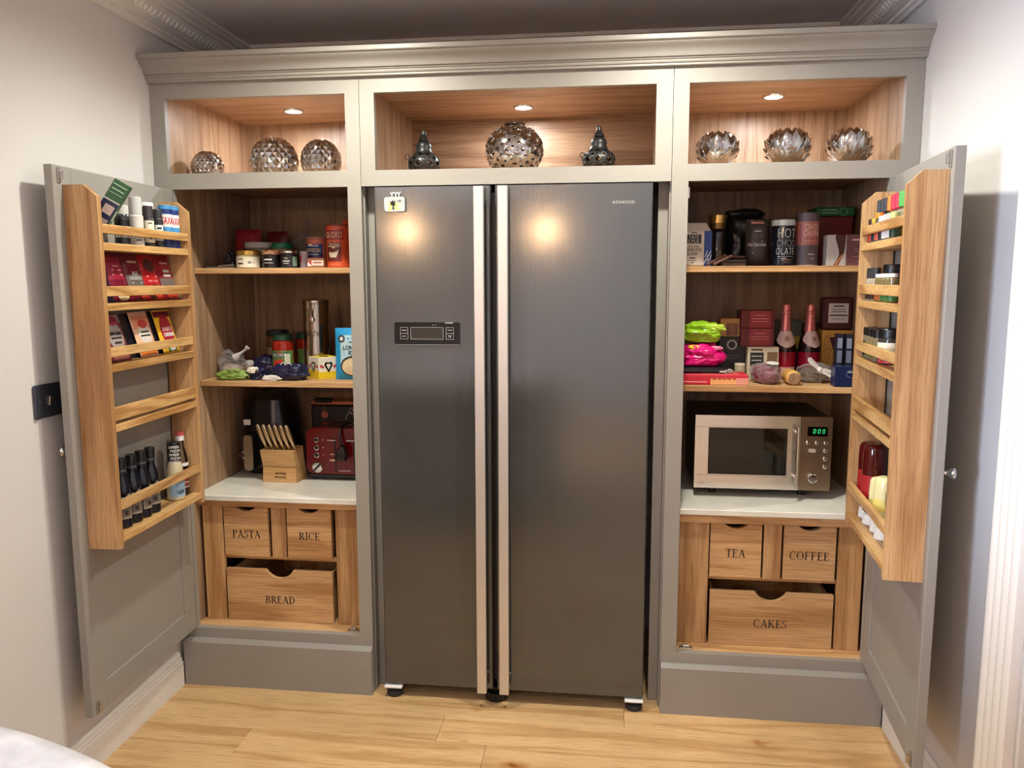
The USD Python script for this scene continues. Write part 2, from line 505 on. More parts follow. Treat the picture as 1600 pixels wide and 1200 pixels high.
S('wall_far_left', cat(box(-3.3, -3.2, -6.5, -4.85, 0, CEIL, 0), box(-3.3, -3.2, -3.35, YN, 0, CEIL, 0), box(-3.3, -3.2, -4.85, -3.35, 0, 0.8, 0), box(-3.3, -3.2, -4.85, -3.35, 2.1, CEIL, 0)), WALL, 'kitchen wall with the unseen window in it')
S('wall_far_right', box(3.2, 3.3, -6.5, YN - 0.1, 0, CEIL, 0), WALL, 'kitchen wall opposite the unseen window')
S('ceiling', cat(box(-3.3, 3.3, -6.6, YN, CEIL, CEIL + 0.1, 0), box(XL - 0.1, XR + 0.1, YN, YB + 0.1, CEIL, CEIL + 0.1, 0)), CEILM, 'flat painted ceiling')
wn = S('window_1', cat(box(-3.3, -3.22, -4.85, -4.80, 0.8, 2.1, 0.002), box(-3.3, -3.22, -3.40, -3.35, 0.8, 2.1, 0.002), box(-3.3, -3.22, -4.80, -3.40, 0.8, 0.86, 0.002), box(-3.3, -3.22, -4.80, -3.40, 2.04, 2.1, 0.002), box(-3.29, -3.23, -4.12, -4.07, 0.86, 2.04, 0.002)), TRIMW, 'unseen white window, out of view, placed for cool light on the fronts')  # out of view behind the camera, placed to let the cool light in
P(wn, 'pane', box(-3.27, -3.264, -4.80, -4.12, 0.86, 2.04, 0), GLASS)
P(wn, 'pane', box(-3.27, -3.264, -4.07, -3.40, 0.86, 2.04, 0), GLASS)

# oak floor: long planks across the picture
fl = S('floor', box(-3.3, 3.3, -6.6, YB + 0.1, -0.06, -0.016, 0), mat((96, 70, 46), 0.8, name='subfloor'), 'pale oak plank floor')
joints = {0: [-0.21 - 1.5, 0.386, 1.9], 1: [-1.9, -0.214, 1.6], 2: [-0.83, -0.05, 1.7], 3: [-1.4, 0.6], -1: [-0.7, 0.9]}
for row in range(-4, 26):
    y1 = 0.039 - row * 0.154
    y0 = y1 - 0.154
    if y0 < -3.9:
        break
    wide = y1 < YN + 0.05
    a, b = (-3.2, 3.2) if wide else (XL + 0.001, XR - 0.001)
    js = joints.get(row) or [a + (b - a) * t for t in ((0.37 + 0.29 * row) % 1, (0.82 + 0.41 * row) % 1)]
    xs = [a] + sorted(j for j in js if a + 0.1 < j < b - 0.1) + [b]
    for p, q in zip(xs[:-1], xs[1:]):
        P(fl, 'plank', box(p + 0.0004, q - 0.0004, y0 + 0.0004, min(y1, YB) - 0.0004, -0.016, 0.0, 0.0009), FLOORM)
P(fl, 'plank_field', box(-3.2, 3.2, -6.5, 0.039 - 25 * 0.154 - 0.154 * 0 , -0.016, 0.0, 0), FLOORM)

# coving with dentils and an egg-and-dart course
CV = [(0.0, 0.0), (0.012, 0.0), (0.014, 0.012), (0.02, 0.016), (0.022, 0.026), (0.03, 0.03), (0.036, 0.036), (0.05, 0.046), (0.06, 0.058), (0.066, 0.07), (0.074, 0.074), (0.076, 0.082), (0.09, 0.09), (0.094, 0.096), (0.104, 0.1), (0.105, 0.112), (0.0, 0.112)]
Z0 = CEIL - 0.112


def coving(side):
    if side == 'left':
        m = extr([(XL + d, Z0 + z) for d, z in CV], 'z', 0, 1)
    return m


def cov_run(name, length, place, label):
    """A straight run: profile (d from the wall, z) along the wall."""
    base = extr([(d, z) for d, z in CV], 'y', 0, length)          # x = d, y = along, z = height
    S_ = S(name, place(base), TRIMW, label)
    n = int(length / 0.026)
    eggs, darts, beads = [], [], []
    egg = trimesh.creation.icosphere(subdivisions=1, radius=1.0)
    for i in range(n):
        y = (i + 0.5) * length / n
        e = moved(egg, (0, 0, 0), s=(0.006, 0.0085, 0.014))
        eggs.append(moved(e, (0.052, y, 0.05), ry=PI / 4))
        d = box(-0.0025, 0.0025, -0.0016, 0.0016, -0.014, 0.014, 0.0005)
        darts.append(moved(d, (0.051, y + 0.013, 0.049), ry=PI / 4))
    for i in range(int(length / 0.009)):
        beads.append(moved(egg, (0.021, (i + 0.5) * 0.009, 0.021), s=(0.0036, 0.0036, 0.0036)))
    P(S_, 'egg_course', place(cat(*eggs)), TRIMW, smooth=40, kind='stuff')
    P(S_, 'dart_course', place(cat(*darts)), TRIMW, kind='stuff')
    P(S_, 'bead_course', place(cat(*beads)), TRIMW, smooth=40, kind='stuff')


cov_run('trim_1', YB - YN, lambda m: moved(m, (XL, YN, Z0)), 'ornate white plaster coving on the left wall')


def mirror_r(m):
    m = m.copy()
    m.apply_transform(np.diag([-1, 1, 1, 1.0]))
    return moved(m, (XR, YN, Z0))


cov_run('trim_2', YB - YN, mirror_r, 'ornate white plaster coving on the right wall')
S('trim_3', moved(extr([(d, z) for d, z in CV], 'y', 0, XR - XL - 0.21), (XL + 0.105, YB, Z0), rz=-PI / 2), TRIMW, 'plain end of the coving along the back wall')
# skirting
SK = [(0.0, 0.0), (0.018, 0.0), (0.018, 0.088), (0.014, 0.092), (0.0145, 0.1), (0.010, 0.104), (0.0105, 0.112), (0.006, 0.122), (0.0, 0.124)]
S('baseboard_left', moved(extr(SK, 'y', 0, 1.57), (XL, -1.595, 0.0)), TRIMW, 'white moulded skirting board on the left wall')
m = extr(SK, 'y', 0, 0.62)
m.apply_transform(np.diag([-1, 1, 1, 1.0]))
S('baseboard_right', moved(m, (XR, -0.648, 0)), TRIMW, 'white moulded skirting board on the right wall')
# fluted door casing on the right wall and the door beyond it
fl_pts = [(0.0, 0.0)]
for i in range(41):
    t = i / 40
    fl_pts.append((0.022 + 0.006 * abs(math.sin(PI * t * 4)) ** 0.7, -0.13 * t))
fl_pts.append((0.0, -0.13))
cs = extr([(XR - d, -0.65 + y) for d, y in fl_pts], 'z', 0.0, 2.06)
S('trim_4', cat(cs, moved(cs, (0, -0.78, 0))), TRIMW, 'white fluted door casing on the right wall', smooth=30)
dr = S('door_1', cat(box(XR + 0.03, XR + 0.07, -1.555, -0.805, 0.006, 2.05, 0.002)), TRIMW, 'white panelled door in the right wall')
for z0, z1 in ((0.2, 0.9), (1.05, 1.9)):
    for y0, y1 in ((-1.46, -1.22), (-1.14, -0.9)):
        P(dr, 'panel', box(XR + 0.022, XR + 0.031, y0, y1, z0, z1, 0.006), TRIMW)
P(dr, 'handle', cat(moved(cyl(0.024, 0, 0.008), (XR + 0.03, -0.86, 1.0), ry=-PI / 2), box(XR - 0.03, XR - 0.015, -0.98, -0.85, 0.992, 1.008, 0.005), box(XR - 0.03, XR + 0.026, -0.866, -0.854, 0.994, 1.006, 0.003)), CHROME)

# light switch on the left wall
t = T('light_switch', 'dark square light switch plate with one steel rocker on the left wall', 'light switch', (XL + 0.0005, -0.596, 1.134))
P(t, 'plate', box(0, 0.008, -0.051, 0.051, -0.046, 0.046, 0.003), mat((70, 72, 80), 0.3, 0.5, name='switch_plate'))
P(t, 'rocker', moved(box(-0.004, 0.004, -0.0075, 0.0075, -0.0135, 0.0135, 0.0015), (0.010, 0.004, 0), ry=0.12), STEEL)
P(t, 'screw', moved(cyl(0.003, 0, 0.001, 12), (0.008, -0.033, 0), ry=PI / 2), STEEL)

DOWN_LABELS = ['recessed round ceiling downlight left of centre in front of the cornice', 'recessed round ceiling downlight right of centre in front of the cornice', 'unseen ceiling downlight left of the camera, placed to light the fronts', 'unseen ceiling downlight right of the camera, placed to light the fronts', 'unseen downlight far behind the camera on the left, placed to light the room', 'unseen downlight far behind the camera on the right, placed to light the room']
# ceiling downlights and two unseen warm pendants, placed for the glints on the fridge
for i, (x, y) in enumerate(DOWN_SPOTS):
    t = T('downlight', DOWN_LABELS[i], 'ceiling light', (x, y, CEIL), group='ceiling downlights')
    P(t, 'bezel', lathe([(0.036, -0.010), (0.040, -0.011), (0.048, -0.006), (0.05, -0.0005), (0.036, -0.0005)], 32, cap=False), CHROME, smooth=30)
    P(t, 'lens', moved(cyl(0.036, -0.006, -0.002, 32), (0, 0, 0)), WHITE)
for i, x in enumerate((-1.47, -0.23)):
    t = T('pendant_lamp', 'unseen warm globe pendant, %s of the two behind the camera, glinting in the fridge' % ('left' if i == 0 else 'right'), 'pendant lamp', (x, -4.4, 1.9), group='unseen globe pendants')
    P(t, 'globe', trimesh.creation.icosphere(subdivisions=3, radius=0.05), emit('unseen_pendant_glow_%d' % i, UNSEEN_PEND_COL, UNSEEN_PEND_W), smooth=True)
    P(t, 'cap', cyl(0.025, 0.046, 0.09, 20), BLACK, smooth=30)
    P(t, 'cord', cyl(0.004, 0.09, CEIL - 1.9 - 0.0005, 8), BLACK)

# round-ended marble island in the foreground
t = T('kitchen_island', 'white veined marble counter with a curved end, bottom left foreground', 'kitchen island', (-0.655, -2.66, 0))
P(t, 'worktop', lathe([(0.95, 0.872), (0.962, 0.875), (0.9685, 0.883), (0.97, 0.889), (0.9685, 0.895), (0.962, 0.8995), (0.95, 0.9)], 160), MARBLE, smooth=40)
P(t, 'base', lathe([(0.62, 0.0), (0.62, 0.08), (0.66, 0.082), (0.66, 0.868)], 80), PAINT, smooth=30)

# ------------------------------------------------------------------ fitted cupboards
def rect_frame(outer, holes, y0, y1):
    return extr(Polygon([(outer[0], outer[2]), (outer[1], outer[2]), (outer[1], outer[3]), (outer[0], outer[3])],
                        [[(h[0], h[2]), (h[1], h[2]), (h[1], h[3]), (h[0], h[3])] for h in holes]), 'y', y0, y1)


ZT, ZF, ZO0, ZO1, ZN0, ZN1, FT = 2.118, 0.0, 0.211, 1.7657, 1.818, 2.061, 0.024
NTOP = 2.0925


def drawer(par, x0, x1, z0, z1, y, word, cut_w, cut_d, depth, tall):
    """An oak drawer: front with a scooped cut-out, box behind, the word engraved."""
    c = (x0 + x1) / 2
    pts = [(x0, z0), (x1, z0), (x1, z1)]
    r = (cut_w ** 2 / 4 + cut_d ** 2) / (2 * cut_d)
    half = math.asin(min(1, cut_w / 2 / r))
    for k in range(15):
        a = half - 2 * half * k / 14
        pts.append((c + r * math.sin(a), z1 - cut_d + r - r * math.cos(a)))
    pts.append((x0, z1))
    d = P(par, 'drawer', extr(pts, 'y', y, y + 0.018), OAKX, world=True)
    zt = z1 - 0.012
    P(d, 'box', cat(box(x0 + 0.006, x0 + 0.018, y + 0.018, depth, z0 + 0.004, zt), box(x1 - 0.018, x1 - 0.006, y + 0.018, depth, z0 + 0.004, zt), box(x0 + 0.018, x1 - 0.018, depth - 0.012, depth, z0 + 0.004, zt), box(x0 + 0.018, x1 - 0.018, y + 0.018, depth - 0.012, z0 + 0.004, z0 + 0.012)), OAKY, world=True)
    P(d, 'lettering', serif_text(word, tall, c, z0 + (z1 - z0) * (0.45 if tall < 0.03 and z1 - z0 < 0.19 else 0.42), y), INK, label='engraved word ' + word, world=True)


def door(par, hinge, free, mirror):
    """Shaker door with the oak spice rack on its inner face; s runs from hinge to free edge, t into the cupboard side."""
    hx, hy = hinge
    d = np.array([free[0] - hx, free[1] - hy])
    W = float(np.hypot(*d))
    d /= W
    nrm = np.array([-d[1], d[0]]) * (1 if not mirror else -1)
    M = np.eye(4)
    M[:2, 0], M[:2, 1], M[:2, 3] = d, nrm, (hx, hy)

    def L(m):
        m = m.copy()
        m.apply_transform(M)
        return m
    z0, z1 = ZO0 + 0.002, ZO1 - 0.002
    st = 0.075
    p = P(par, 'door', L(cat(box(0.002, st, -0.024, 0, z0, z1, 0.0015), box(W - st, W, -0.024, 0, z0, z1, 0.0015), box(st, W - st, -0.024, 0, z0, z0 + 0.08, 0.0015), box(st, W - st, -0.024, 0, z1 - 0.08, z1, 0.0015))), PAINT, world=True)
    P(p, 'door_panel', L(box(st - 0.002, W - st + 0.002, -0.018, -0.006, z0 + 0.078, z1 - 0.078, 0)), PAINT, world=True)
    P(p, 'door_knob', L(moved(lathe([(0.006, 0), (0.005, 0.012), (0.008, 0.018), (0.014, 0.022), (0.0165, 0.028), (0.014, 0.034), (0.006, 0.037)], 24), (W - 0.036, -0.024, 0.987), rx=PI / 2)), CHROME, smooth=40, label='small round chrome knob', world=True)
    for zz in (z1 - 0.026, z0 + 0.02):
        P(p, 'latch', L(cat(box(W - 0.03, W - 0.018, 0.0, 0.004, zz - 0.02, zz + 0.02, 0.001), box(W - 0.028, W - 0.02, 0.004, 0.012, zz - 0.012, zz + 0.012, 0.001))), STEEL, label='small steel catch', world=True)
    s0, s1, tt = 0.076, 0.5725, 0.094 if not mirror else 0.0915
    prof = [(0.0005, 0.706), (tt, 0.706), (tt, 1.683), (0.057, 1.7145), (0.0005, 1.7145)]
    for a in (s0, s1 - 0.018):
        P(p, 'rack_side', L(moved(extr(prof, 'x', 0, 0.018), (a, 0, 0))), RACKZ, world=True)
    tiers = [(1.563, 1.613, 1.588), (1.398, 1.445, 1.417), (1.228, 1.276, 1.25), (1.060, 1.108, 1.071), (0.742, 0.842, 0.815)]
    for zs, ra, rb in tiers:
        P(p, 'rack_shelf', L(box(s0 + 0.018, s1 - 0.018, 0.0005, tt - 0.001, zs - 0.021, zs, 0.0012)), RACKY, world=True)
        P(p, 'rack_rail', L(box(s0 + 0.018, s1 - 0.018, tt - 0.013, tt - 0.0008, rb, ra, 0.0012)), RACKY, world=True)
    return L, M


def tall_cupboard(label, x0, x1, niche, opening, sides, hinge, free, mirror, words, px, zd, zw):
    cx = (x0 + x1) / 2
    t = T('larder_cupboard', label, 'cupboard', (cx, 0.3, 0))
    P(t, 'face_frame', rect_frame((x0, x1, 0.0, ZT), [(*niche, ZN0, ZN1), (*opening, ZO0, ZO1)], 0, FT), PAINT, world=True)
    a, b = sides
    P(t, 'side_panel', box(a - 0.018, a, FT, 0.62, 0.0, NTOP + 0.018, 0), VENZ, world=True)
    P(t, 'side_panel', box(b, b + 0.018, FT, 0.62, 0.0, NTOP + 0.018, 0), VENZ, world=True)
    P(t, 'back_panel', box(a - 0.018, b + 0.018, 0.62, 0.634, 0.0, NTOP + 0.018, 0), VENZ, world=True)
    P(t, 'top_panel', box(a, b, FT, 0.62, NTOP, NTOP + 0.018, 0), VENX, world=True)
    P(t, 'niche_floor', box(a, b, FT, 0.62, ZN0 - 0.02, ZN0, 0), VENX, world=True)
    P(t, 'bottom_panel', box(a, b, FT, 0.62, ZO0 - 0.018, ZO0, 0), OAKX, world=True)
    for z in (1.505, 1.103 if mirror else 1.097):
        P(t, 'shelf', box(a + 0.0005, b - 0.0005, 0.14, 0.6195, z - 0.02, z, 0.0015), OAKX, label='oak shelf', world=True)
    # the drawer bank under the worktop
    y = 0.082
    top = zw - 0.02
    P(t, 'top_rail', box(a, b, 0.068, 0.09, zd[0] + 0.003, top - 0.0005, 0.001), OAKX, world=True)
    for q0, q1 in px['posts']:
        P(t, 'drawer_post', box(q0, q1, y, y + 0.02, ZO0 + 0.0005, zd[0] + 0.0025, 0.001), OAKZ, world=True)
    q0, q1 = px['mid']
    P(t, 'drawer_post', box(q0, q1, y, y + 0.02, zd[1] - 0.002, zd[0] + 0.0025, 0.001), OAKZ, world=True)
    P(t, 'drawer_shelf', box(px['posts'][0][1], px['posts'][1][0], y + 0.02, 0.6, zd[1] - 0.016, zd[1] - 0.003, 0), OAKX, world=True)
    P(t, 'drawer_divider', box((q0 + q1) / 2 - 0.009, (q0 + q1) / 2 + 0.009, y + 0.02, 0.6, zd[1] - 0.003, zd[0], 0), OAKY, world=True)
    for w0, w1, word in px['small']:
        drawer(t, w0, w1, zd[1], zd[0], y, word, 0.08, 0.017, 0.56, 0.0285)
    drawer(t, *px['big'][:2], zd[3], zd[2], y, px['big'][2], 0.105, 0.032, 0.56, 0.0285)
    # catch on the frame sill
    lx = opening[1] - 0.035 if not mirror else opening[0] + 0.035
    P(t, 'catch_plate', cat(box(lx - 0.022, lx + 0.022, 0.028, 0.05, ZO0 + 0.0005, ZO0 + 0.004, 0.0008), box(lx - 0.012, lx + 0.012, 0.03, 0.044, ZO0 + 0.004, ZO0 + 0.014, 0.002)), STEEL, label='steel door catch', world=True)
    lx2 = opening[1] - 0.004 if not mirror else opening[0] + 0.004
    P(t, 'catch', box(lx2 - 0.004, lx2 + 0.004, 0.026, 0.046, ZO1 - 0.05, ZO1 - 0.015, 0.001), STEEL, label='steel door catch', world=True)
    pl = P(t, 'plinth', extr([(-0.0206, 0.0), (-0.0005, 0.0), (-0.0005, 0.1755), (-0.009, 0.1755), (-0.0206, 0.163)], 'x', x0 + 0.0005 if mirror else XL + 0.0195, XR - 0.0195 if mirror else x1 - 0.0005), PAINT, world=True)
    L, M = door(t, hinge, free, mirror)
    return t, L, M


left_px = dict(posts=[(-1.155, -1.079), (-0.650, -0.535)], mid=(-0.892, -0.838), small=[(-1.073, -0.904, 'PASTA'), (-0.832, -0.666, 'RICE')], big=(-1.072, -0.667, 'BREAD'))
right_px = dict(posts=[(0.55, 0.667), (1.091, 1.17)], mid=(0.848, 0.906), small=[(0.671, 0.841, 'TEA'), (0.913, 1.082, 'COFFEE')], big=(0.675, 1.083, 'CAKES'))
LEFT, LL, LM = tall_cupboard('tall taupe larder cupboard left of the fridge, door open, drawers PASTA, RICE and BREAD', -1.2167, -0.4962, (-1.1661, -0.5439), (-1.1524, -0.5425), (-1.168, -0.532), (-1.1524, -0.0005), (-1.1373, -0.6105), False, None, left_px, (0.6435, 0.457, 0.407, 0.2125), 0.69)
RIGHT, RL, RM = tall_cupboard('tall taupe larder cupboard right of the fridge, door open, drawers TEA, COFFEE and CAKES', 0.5072, 1.2403, (0.5552, 1.1907), (0.5588, 1.1586), (0.549, 1.193), (1.1586, -0.0005), (1.1014, -0.597), True, None, right_px, (0.642, 0.4535, 0.403, 0.2125), 0.695)

t = T('bridging_cabinet', 'taupe open cabinet bridging above the fridge, with oak lined niche', 'cabinet', (0.0055, 0.3, ZO1))
P(t, 'face_frame', rect_frame((-0.4948, 0.5058, ZO1 + 0.0005, ZT), [(-0.4463, 0.4547, ZN0 - 0.001, ZN1)], 0, FT), PAINT, world=True)
P(t, 'side_panel', box(-0.492, -0.474, FT, 0.62, ZO1 + 0.02, NTOP + 0.018, 0), VENZ, world=True)
P(t, 'side_panel', box(0.480, 0.498, FT, 0.62, ZO1 + 0.02, NTOP + 0.018, 0), VENZ, world=True)
P(t, 'back_panel', box(-0.492, 0.498, 0.62, 0.634, ZO1 + 0.02, NTOP + 0.018, 0), VENX, world=True)
P(t, 'top_panel', box(-0.474, 0.480, FT, 0.62, NTOP, NTOP + 0.018, 0), VENX, world=True)
P(t, 'niche_floor', box(-0.474, 0.480, FT, 0.62, ZN0 - 0.021, ZN0 - 0.001, 0), VENX, world=True)
P(t, 'underside', box(-0.474, 0.480, FT, 0.62, ZO1 + 0.02, ZO1 + 0.03, 0), PAINT, world=True)

for nm, x0, x1, lab in (('left', -0.4958, -0.4545, 'narrow taupe filler strip between left cupboard and fridge'), ('right', 0.470, 0.5068, 'narrow taupe filler strip between fridge and right cupboard')):
    t = T('filler_panel', lab, 'panel', ((x0 + x1) / 2, 0.07, 0))
    P(t, 'strip', box(x0 + 0.0005, x1 - 0.0005, 0.062, 0.08, 0.0005, ZO1 + 0.0195, 0.001), PAINT, world=True)
    xs = (-0.4962, -0.4955) if nm == 'left' else (0.506, 0.5067)
    P(t, 'gable', box(xs[0] - 0.004, xs[1] + 0.004, 0.0245, 0.0615, 0.0005, ZO1 + 0.0195, 0.0005), PAINT, world=True)

CN = [(0.045, 2.110), (-0.001, 2.110), (-0.012, 2.110), (-0.014, 2.112), (-0.014, 2.117), (-0.0175, 2.119), (-0.019, 2.123), (-0.0175, 2.127), (-0.020, 2.1285), (-0.022, 2.1305), (-0.022, 2.134), (-0.0275, 2.1345), (-0.029, 2.137), (-0.031, 2.144), (-0.0355, 2.152), (-0.043, 2.159), (-0.051, 2.1645), (-0.056, 2.170), (-0.057, 2.174), (-0.0625, 2.1745), (-0.065, 2.177), (-0.065, 2.189), (-0.063, 2.191), (0.045, 2.191)]
m = extr(CN[1:], 'x', XL + 0.0004, XR - 0.0004)
t = T('cornice', 'long taupe moulded cornice running across the tops of all three cupboards', 'cornice', (0.012, 0, 2.11))
P(t, 'moulding', m, PAINT, smooth=25, world=True)

for x0, x1, z, lab in ((-1.1675, -0.5325, 0.69, 'pale stone worktop in the left cupboard, under the knife block'), (0.5495, 1.1925, 0.695, 'pale stone worktop in the right cupboard, under the microwave')):
    t = T('worktop', lab, 'worktop', ((x0 + x1) / 2, 0.33, z - 0.02), group=None)
    P(t, 'slab', box(x0, x1, 0.055, 0.619, z - 0.02, z, 0.002), STONE, world=True)

# LED puck lights in the niches
PUCK_EM = emit('led_glow', PUCK_COL, PUCK_E)
for nm, x, y in (('left', -0.866, 0.371), ('middle', -0.004, 0.417), ('right', 0.876, 0.359)):
    t = T('puck_light', 'small round LED puck light in the roof of the %s niche' % nm, 'light', (x, y, NTOP - 0.0002), group=None)
    P(t, 'bezel', lathe([(0.030, -0.006), (0.033, -0.0065), (0.037, -0.003), (0.038, 0.0), (0.030, 0.0)], 32, cap=False), CHROME, smooth=30)
    P(t, 'lens', cyl(0.030, -0.0045, -0.001, 32), PUCK_EM)

# ------------------------------------------------------------------ fridge freezer
YF = -0.0145
FZ0, FZ1 = 0.049, 1.7605


def rounded(x0, x1, y0, y1, r):
    return sbox(x0 + r, y0 + r, x1 - r, y1 - r).buffer(r, quad_segs=5)


t = T('fridge_freezer', 'large graphite steel side by side fridge freezer with two long pale bar handles', 'fridge', (0, 0.3, 0))
P(t, 'body', box(-0.446, 0.446, 0.052, 0.60, 0.046, 1.748, 0.004), mat((52, 52, 54), 0.4, name='fridge_body'), world=True)
P(t, 'door', extr(rounded(-0.45, -0.0645, YF, 0.0505, 0.007), 'z', FZ0, FZ1), FRIDGE, smooth=40, label='narrow freezer door with control panel', world=True)
P(t, 'door', extr(rounded(-0.0515, 0.45, YF, 0.0505, 0.007), 'z', FZ0, FZ1), FRIDGE, smooth=40, label='wide fridge door', world=True)
P(t, 'door_gasket', box(-0.064, -0.052, 0.02, 0.05, FZ0 + 0.02, FZ1 - 0.02, 0), BLACK, world=True)
for hx in (-0.0975, -0.0205):
    h = P(t, 'bar_handle', extr(rounded(hx - 0.0165, hx + 0.0165, -0.061, -0.040, 0.004), 'z', 0.055, 1.7545), HANDLE, smooth=40, world=True)
    for z in (0.12, 0.9, 1.69):
        P(h, 'standoff', box(hx - 0.008, hx + 0.008, -0.040, YF, z - 0.02, z + 0.02, 0.002), STEEL, world=True)
    P(h, 'fixing_screw', moved(cyl(0.004, 0, 0.004, 10), (hx + 0.0165, -0.03, 0.12), ry=PI / 2), CHROME, world=True)
cp = P(t, 'control_panel', extr(rounded(-0.389, -0.168, 1.249, 1.3225, 0.006), 'y', YF - 0.0035, YF + 0.001), GLOSSBLACK, smooth=30, world=True, label='glossy black display panel')
P(cp, 'panel_trim', cat(box(-0.384, -0.173, YF - 0.004, YF, 1.2475, 1.2492, 0.0005), box(-0.218, -0.19, YF - 0.005, YF - 0.0034, 1.3185, 1.3225, 0.0008)), CHROME, world=True)
yp = YF - 0.0035


def outline(x0, x1, z0, z1, y, w_=0.0011):
    return cat(box(x0, x1, y - 0.0003, y, z0, z0 + w_, 0), box(x0, x1, y - 0.0003, y, z1 - w_, z1, 0), box(x0, x0 + w_, y - 0.0003, y, z0, z1, 0), box(x1 - w_, x1, y - 0.0003, y, z0, z1, 0))


GREYINK = mat((176, 172, 164), 0.5, name='grey_ink')
P(cp, 'display_frame', outline(-0.334, -0.224, 1.266, 1.306, yp), GREYINK, world=True)
P(cp, 'display_screen', box(-0.3325, -0.2255, yp - 0.0002, yp, 1.2675, 1.3045, 0), mat((46, 42, 36), 0.18, name='lcd'), world=True)
for q in (-0.369, -0.215):
    P(cp, 'button_frame', cat(outline(q, q + 0.026, 1.266, 1.286, yp), outline(q, q + 0.026, 1.2855, 1.306, yp)), GREYINK, world=True)
P(cp, 'button_lettering', cat(ftext('~', 0.006, -0.356, 1.296, yp, 0.017), ftext('~', 0.006, -0.356, 1.276, yp, 0.013), ftext('~', 0.006, -0.202, 1.297, yp, 0.015), ftext('~', 0.006, -0.202, 1.278, yp, 0.012), ftext('~', 0.004, -0.202, 1.273, yp, 0.009), box(-0.261, -0.257, yp - 0.0003, yp, 1.3125, 1.3145, 0), box(-0.253, -0.247, yp - 0.0003, yp, 1.313, 1.3142, 0)), GREYINK, world=True)
P(t, 'maker_lettering', ftext('KENWOOD', 0.0085, 0.359, 1.7025, YF, 0.068), mat((196, 194, 188), 0.35, 0.6, name='badge'), world=True)
for fx in (-0.42, 0.42):
    P(t, 'bracket', box(fx - 0.032, fx + 0.032, -0.026, 0.045, 0.033, 0.042, 0.003), WHITE, world=True)
    P(t, 'foot', moved(lathe([(0.026, 0.0003), (0.028, 0.004), (0.028, 0.020), (0.014, 0.022), (0.012, 0.033)], 24), (fx, 0.004, 0)), RUBBER, world=True, label='ridged grey levelling foot')
pts = []
for k in range(72):
    r = 0.039 if k % 4 < 2 else 0.0365
    pts.append((-0.058 + r * math.cos(2 * PI * k / 72), 0.022 + r * math.sin(2 * PI * k / 72)))
P(t, 'foot', cat(extr(pts, 'z', 0.0003, 0.03), moved(cyl(0.018, 0.03, 0.046), (-0.058, 0.022, 0))), BLACK, world=True, label='large black ribbed centre foot')

t = T('fridge_magnet', 'small clear souvenir block magnet with white stems on top, stuck on the freezer door', 'magnet', (-0.3775, YF - 0.0003, 1.681))
P(t, 'block', box(-0.034, 0.034, -0.012, 0, 0, 0.047, 0.002), mat((172, 172, 166), 0.12, name='acrylic'))
P(t, 'picture_border', outline(-0.033, 0.033, 0.001, 0.046, -0.0121, 0.0035), mat((226, 226, 220), 0.3, name='pale_edge'))
P(t, 'black_motif', moved(extr(Polygon([(-0.003, 0), (0.003, 0), (0.002, 0.012), (0.008, 0.016), (0.005, 0.022), (0.009, 0.029), (0.001, 0.026), (-0.002, 0.032), (-0.005, 0.025), (-0.012, 0.027), (-0.008, 0.021), (-0.010, 0.016), (-0.002, 0.013)]), 'y', -0.0128, -0.0121), (-0.004, 0, 0.006)), BLACK)
P(t, 'green_motif', cat(*[moved(box(-0.007, 0.007, -0.0126, -0.0121, 0, 0.007, 0), (x, 0, z), ry=a) for x, z, a in ((-0.014, 0.018, 0.5), (0.008, 0.02, -0.5), (-0.012, 0.006, -0.9), (0.004, 0.008, 0.8))]), mat((190, 204, 90), 0.5, name='lime_print'))
P(t, 'grey_motif', moved(extr(Point(0, 0).buffer(0.004), 'y', -0.0126, -0.0121), (0.017, 0, 0.034), s=(1.8, 1, 1)), mat((110, 112, 120), 0.5, name='grey_print'))
for k, x in enumerate((-0.009, 0.004, 0.014)):
    P(t, 'stem', cat(box(x - 0.0015, x + 0.0015, -0.008, -0.004, 0.047, 0.058, 0.0005), moved(box(-0.0015, 0.0015, -0.008, -0.004, 0, 0.009, 0.0005), (x, 0, 0.056), ry=0.7), moved(box(-0.0015, 0.0015, -0.008, -0.004, 0, 0.008, 0.0005), (x, 0, 0.056), ry=-0.8)), WHITE)

# ------------------------------------------------------------------ silver ornaments and lanterns in the niches
NZ = ZN0 + 0.0004


